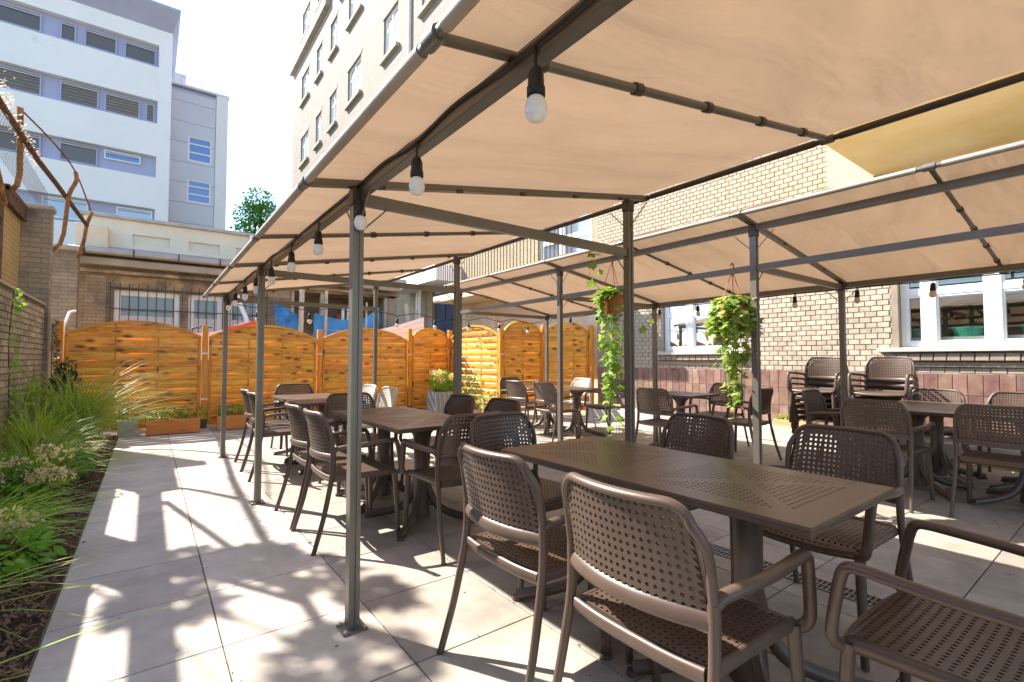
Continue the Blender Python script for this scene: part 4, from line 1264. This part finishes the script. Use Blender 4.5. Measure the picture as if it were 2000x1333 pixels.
for x, y, rz, lab in CH[1:]:
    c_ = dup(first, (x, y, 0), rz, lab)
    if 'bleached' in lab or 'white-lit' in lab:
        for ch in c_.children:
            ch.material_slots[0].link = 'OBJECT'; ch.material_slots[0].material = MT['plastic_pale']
for (x, y, nm, n) in ((7.10, 2.66, 'left chair stack, half behind the awning post', 6), (7.12, 1.97, 'right chair stack under the window corner', 6)):
    ordn = ['bottom', 'second from bottom', 'third from bottom', 'third from top', 'second from top', 'top']
    for k in range(n):
        dup(first, (x + .07 - .03 * k, y + random.uniform(-.006, .006), .002 + .074 * k), XM, ordn[k] + ' chair of the ' + nm)

def make_table(loc, label):
    t = thing('bistro_table', label, 'table', loc, 0, 'brown perforated tables')
    hx, hy = .349, .364
    def topf(u, v):
        return Vector((u * hx, -hy + 2 * hy * v, .742))
    def mask(i, j):
        a = abs((i + .5) / 30 * 2 - 1); b = abs((j + .5) / 30 * 2 - 1)
        return max(a, b) < .76 and abs(a - b) > .13 
    put('tabletop', perf(30, 30, topf, .012, .23, mask).mesh('tabletop', MT['plastic_top']), t)
    rim = MB()
    rim.box(-hx, hx, -hy, -hy + .018, .718, .7359).box(-hx, hx, hy - .018, hy, .718, .7359).box(-hx, -hx + .018, -hy + .018, hy - .018, .718, .7359).box(hx - .018, hx, -hy + .018, hy - .018, .718, .7359)
    put('rim', rim.mesh('rim', MT['plastic'], bevel=.003), t)
    put('pedestal', MB().lathe([(.07, .03), (.066, .1), (.058, .22), (.055, .4), (.057, .6), (.075, .68), (.12, .725), (.13, .734)], (0, 0, 0), 16).mesh('pedestal', MT['plastic'], smooth=50), t)
    lg = MB().sweep([(.03, 0, .36), (.065, 0, .22), (.13, 0, .115), (.25, 0, .06), (.42, 0, .026)], .024, .028, n=8, sub=4, ref=(0, 1, 0)).lathe([(.022, 0), (.026, .004), (.024, .02)], (.42, 0, 0), 10).mesh('foot', MT['plastic'], smooth=50)
    sp = MB().sweep([(.03, 0, .56), (.07, 0, .66), (.15, 0, .71), (.28, 0, .724)], .016, .012, n=6, sub=4, ref=(0, 1, 0)).mesh('support_arm', MT['plastic'], smooth=50)
    for k in range(4):
        a = math.atan2(1, 1) + k * PI / 2
        put('foot', lg, t, (0, 0, 0), (0, 0, a)); put('support_arm', sp, t, (0, 0, 0), (0, 0, a))
    return t
TB = [(1.81, .945, 'nearest table, its perforated top filling the front right'), (1.81, 1.675, 'table butted behind the nearest table'), (1.67, 3.365, 'near table of the pair just right of the tall awning post'), (1.67, 4.095, 'far table of the pair just behind the tall awning post'),
      (1.61, 5.70, 'near table of the sunlit pair by the orange fence'), (1.61, 6.43, 'far table of the sunlit pair by the orange fence'), (5.80, 1.38, 'table among chairs in front of the second chair stack'), (5.80, .645, 'table at the right edge behind the shadow-striped chair'),
      (6.505, 1.38, 'table behind the right-hand chairs, nearest to the second chair stack'), (6.505, .645, 'table at the far right edge nearest the window wall'), (5.75, 3.87, 'single table between the two hanging ivies'), (5.44, 5.52, 'near table of the pair behind the first ivy'), (5.44, 6.25, 'far table of the pair in front of the narrow fence panel')]
ft = make_table((TB[0][0], TB[0][1], 0), TB[0][2])
for x, y, lab in TB[1:]:
    dup(ft, (x, y, 0), 0, lab)
#@@PLANTS
# ------------------------------------------------------------------ plants
def leafshape(kind_):
    m = MB()
    if kind_ == 'ivy':
        pts = [(0, 0), (.42, -.12), (.34, .22), (.62, .42), (.28, .52), (0, 1.0), (-.28, .52), (-.62, .42), (-.34, .22), (-.42, -.12)]
        vs = [(0, .32, .05)] + [(x, y, -.10 * abs(x) - .08 * y * y) for x, y in pts]
        m.add(vs, [(0, i + 1, (i + 1) % 10 + 1) for i in range(10)])
    else:
        vs = [(0, 0, 0), (.22, .3, -.05), (.2, .65, -.08), (0, 1, -.16), (-.2, .65, -.08), (-.22, .3, -.05), (0, .5, .03)]
        m.add(vs, [(0, 1, 6), (1, 2, 6), (2, 3, 6), (3, 4, 6), (4, 5, 6), (5, 0, 6)])
    return m
LEAF = leafshape('oval'); IVY = leafshape('ivy')
def addleaf(mb, shape, c, d, up, s):
    d = d.normalized(); a = d.cross(up)
    if a.length < 1e-3:
        a = d.cross(Vector((1, 0, 0)))
    a.normalize(); n = a.cross(d)
    mb.add([c + a * (v[0] * s) + d * (v[1] * s) + n * (v[2] * s) for v in shape.v], shape.f)
def rv(rg):
    return Vector((rg.gauss(0, 1), rg.gauss(0, 1), rg.gauss(0, 1))).normalized()
def leafball(n, c, rad, s, rg, shape=LEAF, droop=.3, shell=.45):
    m = MB(); c = Vector(c)
    for k in range(n):
        d = rv(rg); r = shell + (1 - shell) * rg.random() ** .6
        p = c + Vector((d.x * rad[0], d.y * rad[1], d.z * rad[2])) * r
        addleaf(m, shape, p, d + rv(rg) * .8 - Vector((0, 0, droop)), rv(rg) + Vector((0, 0, 1.2)), s * rg.uniform(.6, 1.25))
    return m
for pt_, y_ in WINPLANTS:
    rg_ = random.Random(int(y_ * 77))
    kind(leafball(60, (8.36, y_ - .05, 1.78), (.09, .16, .13), .1, rg_, LEAF, .3, .2).build('foliage', MT['ivy'], pt_, smooth=60), 'stuff')
def blades(n, c, h, spread, w, seed, lean=(0, 0), droop=1.0):
    rg = random.Random(seed); m = MB(); c = Vector(c)
    for k in range(n):
        a = rg.uniform(0, 2 * PI); d = Vector((math.cos(a) + lean[0], math.sin(a) + lean[1], 0))
        b = c + Vector((rg.gauss(0, .09), rg.gauss(0, .09), 0)) * spread * 1.2
        L = h * rg.uniform(.55, 1.25); sp = spread * rg.uniform(.4, 1.5) * d.length; d.normalize(); dr = droop * rg.uniform(.4, 1.3)
        side = Vector((-d.y, d.x, 0)); ns = 7; vs = []
        for i in range(ns + 1):
            t = i / ns
            p = b + d * (sp * t ** 1.6) + Vector((0, 0, L * (t - dr * .55 * t ** 3)))
            ww = w * (1 - t) ** .7 * (.5 + .5 * min(1, t * 4)) + .0006
            p.z = max(p.z, .012)
            vs += [p - side * ww, p + side * ww + Vector((0, 0, ww * .4))]
        m.add(vs, [(2 * i, 2 * i + 1, 2 * i + 3, 2 * i + 2) for i in range(ns)])
    return m

def grass(x, y, n, h, sp, lab, seed, w=.0045, lean=(0, 0), droop=1.0, dry=.12):
    t = thing('ornamental_grass', lab, 'grass clump', (x, y, 0), 0, 'grass clumps in the planting bed')
    kind(blades(n, (x, y, 0), h, sp, w, seed, lean, droop).build('blades', MT['grass'], t, smooth=80), 'stuff')
    kind(blades(int(n * dry), (x, y, 0), h * 1.1, sp * 1.15, w * .8, seed + 50, lean, droop).build('dry_blades', MT['grass_dry'], t, smooth=80), 'stuff')
grass(-.74, 8.1, 760, 1.3, .66, 'tallest grass clump with long arching blades in front of the fence corner', 1, .0065, (.25, -.1))
grass(-.92, 6.9, 420, .95, .5, 'grass clump in front of the tallest one, beside the brick wall', 2, .006, (.2, 0))
grass(-.80, 5.9, 380, .7, .42, 'middle grass clump behind the cream flower heads', 3, .0055, (.2, 0))
grass(-.86, 4.3, 320, .5, .42, 'grass clump between the flowering shrubs and the bottom left corner', 4, .0055, (.3, -.1))
grass(-.86, 3.15, 40, .42, .50, 'sparse grass clump whose blades reach over the paving edge', 5, .0065, (.5, -.1), 1.5)
grass(-.74, 2.35, 24, .36, .45, 'nearest grass clump with blades entering the bottom left corner', 6, .0065, (.6, 0), 1.6)
grass(-.62, 9.3, 120, .5, .4, 'small grass tuft beside the stone pot at the fence', 7, .004)

def hydrangea(x, y, h, lab, seed, nf):
    rg = random.Random(seed)
    t = thing('flowering_shrub', lab, 'shrub', (x, y, 0), 0, 'cream flowering shrubs')
    kind(leafball(420, (x, y, h * .5), (.27, .30, h * .5), .075, rg).build('foliage', MT['leaf_green'], t, smooth=60), 'stuff')
    st = MB()
    for k in range(9):
        d = rv(rg); st.sweep([(x, y, 0), (x + d.x * .1, y + d.y * .1, h * .5), (x + d.x * .2, y + d.y * .2, h * .9)], .005, n=5, sub=2)
    kind(st.build('stems', MT['bark'], t), 'stuff')
    for k in range(nf):
        a = rg.uniform(0, 2 * PI); r = rg.uniform(.05, .30)
        c = Vector((x + math.cos(a) * r + .04, y + math.sin(a) * r * 1.1, h * rg.uniform(.75, 1.12)))
        o = leafball(70, c, (.06, .06, .045), .03, rg, LEAF, 0, .6).build('flower_head', MT['flower_cream'], t)
for a in ((-.74, 5.15, .42, 'cream flowering shrub at the front of the bed, heads over the mulch', 11, 12), (-.88, 5.2, .5, 'cream flowering shrub against the brick wall', 12, 7), (-.68, 3.9, .26, 'lowest cream flowering shrub nearest to the camera', 13, 8), (-.70, 6.6, .38, 'cream flowering shrub at the foot of the tallest grass', 14, 6)):
    hydrangea(*a)

t = thing('conifer', 'dark green dwarf conifer behind the tallest grass at the fence corner', 'conifer', (-.92, 9.1, 0))
rg = random.Random(21)
kind(leafball(900, (-.92, 9.1, .62), (.16, .16, .62), .06, rg, LEAF, -.8, .3).build('foliage', MT['leaf_dark'], t), 'stuff')
MB().sweep([(-.92, 9.1, 0), (-.92, 9.1, 1.1)], .02, n=6, sub=1).build('trunk', MT['bark'], t)
def climber(lab, path, n, s, sd, seed, mt):
    rg = random.Random(seed); P = smoothpath(path, 8)
    t = thing('climbing_plant', lab, 'climber', path[0], 0, 'climbers on the brick wall')
    MB().sweep(path, .006, n=5, sub=4).build('stem', MT['bark'], t)
    m = MB()
    for k in range(n):
        p = rg.choice(P) + Vector((abs(rg.gauss(0, .03)), rg.gauss(0, sd), rg.gauss(0, .05)))
        addleaf(m, LEAF, p, Vector((rg.uniform(.2, 1), rg.gauss(0, .7), rg.gauss(-.4, .6))), Vector((1, 0, .4)) + rv(rg) * .5, s * rg.uniform(.6, 1.3))
    kind(m.build('foliage', mt, t, smooth=60), 'stuff')
climber('thin climber with pale leaves on the brick wall at the left edge', [(-1.16, 7.2, 0), (-1.16, 7.25, .8), (-1.16, 7.15, 1.4), (-1.16, 7.3, 1.95)], 150, .07, .09, 31, MT['leaf_green'])
climber('dense green climber at the foot of the brick wall', [(-1.12, 7.7, 0), (-1.12, 7.6, .5), (-1.1, 7.8, .9)], 240, .08, .2, 32, MT['leaf_green'])
climber('climber in the corner between brick wall and first fence post', [(-1.15, 9.75, 0), (-1.14, 9.8, .9), (-1.14, 9.75, 1.75)], 170, .06, .07, 33, MT['leaf_dark'])

# planters along the fence
def soilbox(t, x0, x1, y0, y1, z1, mt, th=.025):
    m = MB()
    m.box(x0, x1, y0, y0 + th, 0.01, z1).box(x0, x1, y1 - th, y1, .01, z1).box(x0, x0 + th, y0 + th, y1 - th, .01, z1).box(x1 - th, x1, y0 + th, y1 - th, .01, z1)
    m.build('box_shell', mt, t, bevel=.004)
    MB().box(x0 + th, x1 - th, y0 + th, y1 - th, .01, z1 - .03).build('soil', MT['soil'], t)
rg = random.Random(41)
def boxplanter(x, y, w, d, h, rot, lab, seed, fl):
    rg = random.Random(seed)
    t = thing('planter_box', lab, 'planter', (x, y, 0), 0, 'orange planter boxes by the fence')
    soilbox(t, x - w / 2, x + w / 2, y - d / 2, y + d / 2, h, MT['planter_orange'])
    m = MB()
    for k in range(7):
        cx = x - w / 2 + w * (k + .5) / 7
        m2 = leafball(60, (cx + rg.gauss(0, .03), y, h + .06 + rg.uniform(0, .05)), (.075, .09, .085), .05, rg)
        m.add(m2.v, m2.f)
    kind(m.build('foliage', MT['leaf_green'], t, smooth=60), 'stuff')
    for k in range(fl):
        c = (x + rg.uniform(-w / 2, w / 2) * .8, y - .06, h + rg.uniform(.05, .13))
        leafball(26, c, (.025, .025, .02), .02, rg, LEAF, 0, .6).build('flower_head', MT['flower_cream'], t)
    t.rotation_euler = (0, 0, rot)
boxplanter(.36, 9.68, .72, .24, .245, -.06, 'orange planter box in the centre of the first fence panel, beside the stone pot', 42, 4)
boxplanter(1.32, 9.68, .72, .24, .245, -.06, 'orange planter box at the foot of the second fence panel, behind the awning posts', 43, 2)
t = thing('stone_pot', 'pale grey textured stone pot at the end of the paving by the fence', 'flower pot', (-.24, 9.78, 0))
m = MB(); m.add([(-.11, -.11, 0), (.11, -.11, 0), (.11, .11, 0), (-.11, .11, 0), (-.135, -.135, .27), (.135, -.135, .27), (.135, .135, .27), (-.135, .135, .27), (-.11, -.11, .27), (.11, -.11, .27), (.11, .11, .27), (-.11, .11, .27), (-.1, -.1, .22), (.1, -.1, .22), (.1, .1, .22), (-.1, .1, .22)],
                [(0, 3, 2, 1), (0, 1, 5, 4), (1, 2, 6, 5), (2, 3, 7, 6), (3, 0, 4, 7), (4, 5, 9, 8), (5, 6, 10, 9), (6, 7, 11, 10), (7, 4, 8, 11), (8, 9, 13, 12), (9, 10, 14, 13), (10, 11, 15, 14), (11, 8, 12, 15), (12, 13, 14, 15)])
put('pot_body', m.mesh('pot_body', MT['stonepot'], bevel=.006), t)
kind(put('foliage', leafball(90, (0, 0, .34), (.12, .12, .1), .06, rg).mesh('foliage', MT['leaf_dark'], smooth=60), t), 'stuff')

t = thing('flower_box', 'grey slatted flower box with yellow and white flowers before the narrow fence panel', 'planter', (5.12, 9.35, 0))
soilbox(t, 4.85, 5.42, 9.1, 9.55, .52, MT['greybox'])
for k in range(6):
    MB().bar((4.86 + k * .1, 9.09, .05), (4.80 + k * .1 + .16 * 0 + .02, 9.09, .5), .03, .015, (0, 1, 0)).build('slat', MT['stonepot'], t)
kind(leafball(420, (5.12, 9.3, .72), (.30, .24, .22), .085, rg).build('foliage', MT['leaf_green'], t, smooth=60), 'stuff')
for k in range(16):
    c = (5.12 + rg.uniform(-.28, .28), 9.22 + rg.uniform(-.2, .1), .72 + rg.uniform(0, .26))
    leafball(34, c, (.045, .045, .035), .048, rg, LEAF, 0, .5).build('flower_head', MT['flower_yellow' if k % 2 else 'flower_cream'], t)
def shrub(x, y, h, r, n, lab, seed, mt, s=.08):
    rg = random.Random(seed)
    t = thing('young_shrub', lab, 'shrub', (x, y, 0), 0, 'young shrubs at the sunlit fence panel')
    for k in range(4):
        a = rg.uniform(0, 6.28)
        MB().sweep([(x, y, 0), (x + r * .3 * math.cos(a), y + r * .3 * math.sin(a), h * .5), (x + r * .6 * math.cos(a), y + r * .6 * math.sin(a), h * .92)], .006, n=5, sub=3).build('branch', MT['bark'], t)
    kind(leafball(n, (x, y, h * .66), (r, r, h * .38), s, rg, LEAF, .2, .25).build('foliage', mt, t, smooth=60), 'stuff')
shrub(5.45, 8.65, .95, .26, 150, 'loose young shrub in front of the sunlit fence panel', 51, MT['ivy'])
shrub(5.5, 8.1, .55, .24, 170, 'low shrub with yellowish leaves below the sunlit fence panel', 52, MT['ivy_pale'])
shrub(5.75, 7.6, .6, .2, 160, 'bright green low shrub between the chairs of the far right table', 53, MT['ivy'])
t = thing('herb_trough', 'small wooden trough of bright green herbs on the ledge left of the chair stacks', 'planter', (7.58, 3.2, .2))
m = MB()
m.box(-.1, .1, -.27, -.25, 0, .12).box(-.1, .1, .25, .27, 0, .12).box(-.1, -.08, -.25, .25, 0, .12).box(.08, .1, -.25, .25, 0, .12).box(-.08, .08, -.25, .25, .0, .09)
put('trough', m.mesh('trough', wood('pine', (.6, .45, .24), (.5, .35, .17), (.3, .2, .1), ax=1)), t)
m = MB()
for k in range(9):
    b_ = blades(26, (rg.uniform(-.05, .05), -.22 + k * .055, .1), .15, .07, .004, 60 + k); m.add(b_.v, b_.f)
kind(put('herbs', m.mesh('herbs', MT['ivy']), t), 'stuff')

# hanging ivy pots
ivm = {k: IVY.mesh('leaf', MT[k], smooth=80) for k in ('ivy', 'ivy_pale')}
def hanging(label, hook, potz, potr, poth, strands, nleaf, size, pale, seed, stuffleaf=0):
    rg = random.Random(seed); hx, hy, hz = hook
    t = thing('hanging_planter', label, 'hanging plant', (hx, hy, potz), 0, 'hanging ivy pots')
    MB().lathe([(potr * .66, 0), (potr * .70, .01), (potr * .95, poth - .03), (potr * 1.04, poth - .03), (potr * 1.04, poth), (potr * .93, poth), (potr * .9, poth - .025), (0.01, poth - .026)], (hx, hy, potz), 20).build('pot', MT['terracotta'], t, smooth=40)
    for k in range(3):
        a = k * 2.094 + .4
        MB().sweep([(hx, hy, hz - .02), (hx + potr * math.cos(a), hy + potr * math.sin(a), potz + poth)], .0035, n=5, sub=1).build('hanger_cord', MT['string_red'], t)
    MB().sweep([(hx - .026, hy, hz + .02), (hx, hy, hz + .045), (hx + .026, hy, hz + .02), (hx + .01, hy, hz - .03), (hx, hy, hz - .07)], .006, n=6, sub=3).build('hook', MT['string_red'], t)
    o0 = Vector((hx, hy, potz)); st = MB(); pts = []
    for k in range(strands):
        a = rg.uniform(0, 2 * PI); L = rg.uniform(.35, 1.0) ** .8
        zb = potz + poth - L * (potz + poth - nleaf[1])
        r0 = potr * .9; r1 = potr * rg.uniform(.9, 1.5) if L < .6 else potr * rg.uniform(.2, .95)
        a2 = a + rg.uniform(-.5, .5)
        P = [(hx + r0 * .6 * math.cos(a), hy + r0 * .6 * math.sin(a), potz + poth + .01), (hx + r0 * 1.2 * math.cos(a), hy + r0 * 1.2 * math.sin(a), potz + poth + .03),
             (hx + r0 * 1.35 * math.cos(a), hy + r0 * 1.35 * math.sin(a), potz + poth - .08), (hx + r1 * math.cos(a2), hy + r1 * math.sin(a2), (potz + zb) / 2 + .03), (hx + r1 * .8 * math.cos(a2), hy + r1 * .8 * math.sin(a2), zb)]
        st.sweep(P, .0022, n=4, sub=4); pts += [(p, a) for p in smoothpath(P, 9)[2:]]
    for k in range(int(nleaf[0] * (.12 if pale < .3 else 5))):
        a = rg.uniform(0, 6.28); r = rg.random() * potr
        if pale > .3 and rg.random() < .6:
            r = potr * rg.uniform(1.1, 1.75)
            pts.append((Vector((hx + r * math.cos(a), hy + r * math.sin(a), potz + rg.uniform(-.05, poth + .03))), a)); continue
        pts.append((Vector((hx + r * math.cos(a), hy + r * math.sin(a), potz + poth + rg.uniform(.0, .07))), a))
    kind(st.build('stems', MT['leaf_green'], t), 'stuff')
    rest = {'ivy': MB(), 'ivy_pale': MB()}
    for k in range(nleaf[0] + stuffleaf):
        p, a = rg.choice(pts)
        d = Vector((math.cos(a) * .7, math.sin(a) * .7, rg.uniform(-1.1, .2))) + rv(rg) * .55
        p = p + rv(rg) * .025
        key = 'ivy_pale' if rg.random() < pale else 'ivy'; s = size * rg.uniform(.6, 1.3)
        if k >= nleaf[0]:
            addleaf(rest[key], IVY, p, d, Vector((math.cos(a), math.sin(a), 1)), s); continue
        o = put('leaf', ivm[key], t, p - o0); o.scale = (s, s, s)
        d.normalize(); q = d.to_track_quat('Y', 'Z'); o.rotation_euler = (q @ Matrix.Rotation(rg.uniform(-.7, .7), 3, 'Y').to_quaternion()).to_euler()
    for k_, mb in rest.items():
        if mb.v:
            kind(mb.build('leaves', MT[k_], t, smooth=80), 'stuff')
    return t
hanging('hanging terracotta pot with dark trailing ivy beside the thick awning post', (3.98, 3.50, 2.28), 1.70, .125, .2, 24, (270, .40), .08, .12, 71, 40)
hanging('second hanging ivy pot, its sunlit yellow-green leaves covering the pot', (4.0, 2.17, 1.99), 1.48, .11, .18, 34, (290, .70), .058, .6, 72, 800)
st = thing('ivy_shoot', 'upright ivy shoot climbing the cords above the terracotta pot', 'ivy shoot', (3.9, 3.6, 1.9))
MB().sweep([(3.93, 3.55, 1.93), (3.85, 3.7, 2.1), (3.87, 3.68, 2.35)], .0025, n=4, sub=4).build('stem', MT['leaf_green'], st)
for p, s in (((3.85, 3.68, 2.33), .11), ((3.85, 3.68, 2.2), .1), ((3.86, 3.55, 2.12), .07), ((3.85, 3.7, 2.0), .1), ((4.0, 3.12, 1.48), .09), ((4.0, 3.02, 1.56), .06)):
    o = put('leaf', ivm['ivy'], st, Vector(p) - Vector((3.9, 3.6, 1.9)), (2.0, random.uniform(-.5, .5), -.5)); o.scale = (s, s, s)

# trees
def tree(name, lab, x, y, h, trunk_r, crown, n, s, seed, mt, z0=0):
    rg = random.Random(seed)
    t = thing(name, lab, 'tree', (x, y, 0))
    m = MB().sweep([(x, y, 0), (x + .05, y, h * .35), (x - .05, y + .05, h * .7), (x, y, h * .95)], trunk_r, n=8, sub=4, taper=lambda k: 1 - .75 * k)
    for k in range(9):
        c = crown[k % len(crown)]; m.sweep([(x, y, h * rg.uniform(.35, .6)), ((x + c[0]) / 2, (y + c[1]) / 2, c[2] - .4), (c[0], c[1], c[2])], trunk_r * .35, n=6, sub=3, taper=lambda q: 1 - .7 * q)
    m.build('trunk', MT['bark'], t, smooth=60)
    m = MB()
    for c in crown:
        b_ = leafball(n, c[:3], (c[3], c[3], c[3] * .85), s, rg, LEAF, .3, .35); m.add(b_.v, b_.f)
    kind(m.build('crown', mt, t, smooth=80), 'stuff')
tree('leafy_tree', 'bright green tree top rising above the low building roof', 3.6, 22, 7.9, .16, [(3.5, 22, 7.75, .6), (3.15, 22.1, 7.1, .55), (3.85, 21.9, 7.1, .65), (3.5, 22, 6.1, .8), (4.2, 22.2, 6.4, .65), (2.95, 22, 6.3, .45), (3.6, 22, 7.2, .6)], 520, .13, 81, MT['tree_leaf'])
TS = [(.46, 3.35, 5.2, .20), (.74, 2.95, 5.0, .20), (.12, 2.95, 5.4, .22), (.16, 3.55, 5.1, .18), (.68, 1.95, 5.6, .26), (.34, 1.75, 5.4, .2), (.98, 2.45, 5.3, .12), (.62, 3.3, 5.5, .14)]
tree('leafy_tree', 'tree in the neighbouring yard dappling the paving with shade', -2.6, 8.2, 6.0, .08, [(a - .5006 * z, b + .927 * z, z, r) for a, b, z, r in TS], 260, .12, 82, MT['tree_leaf'])
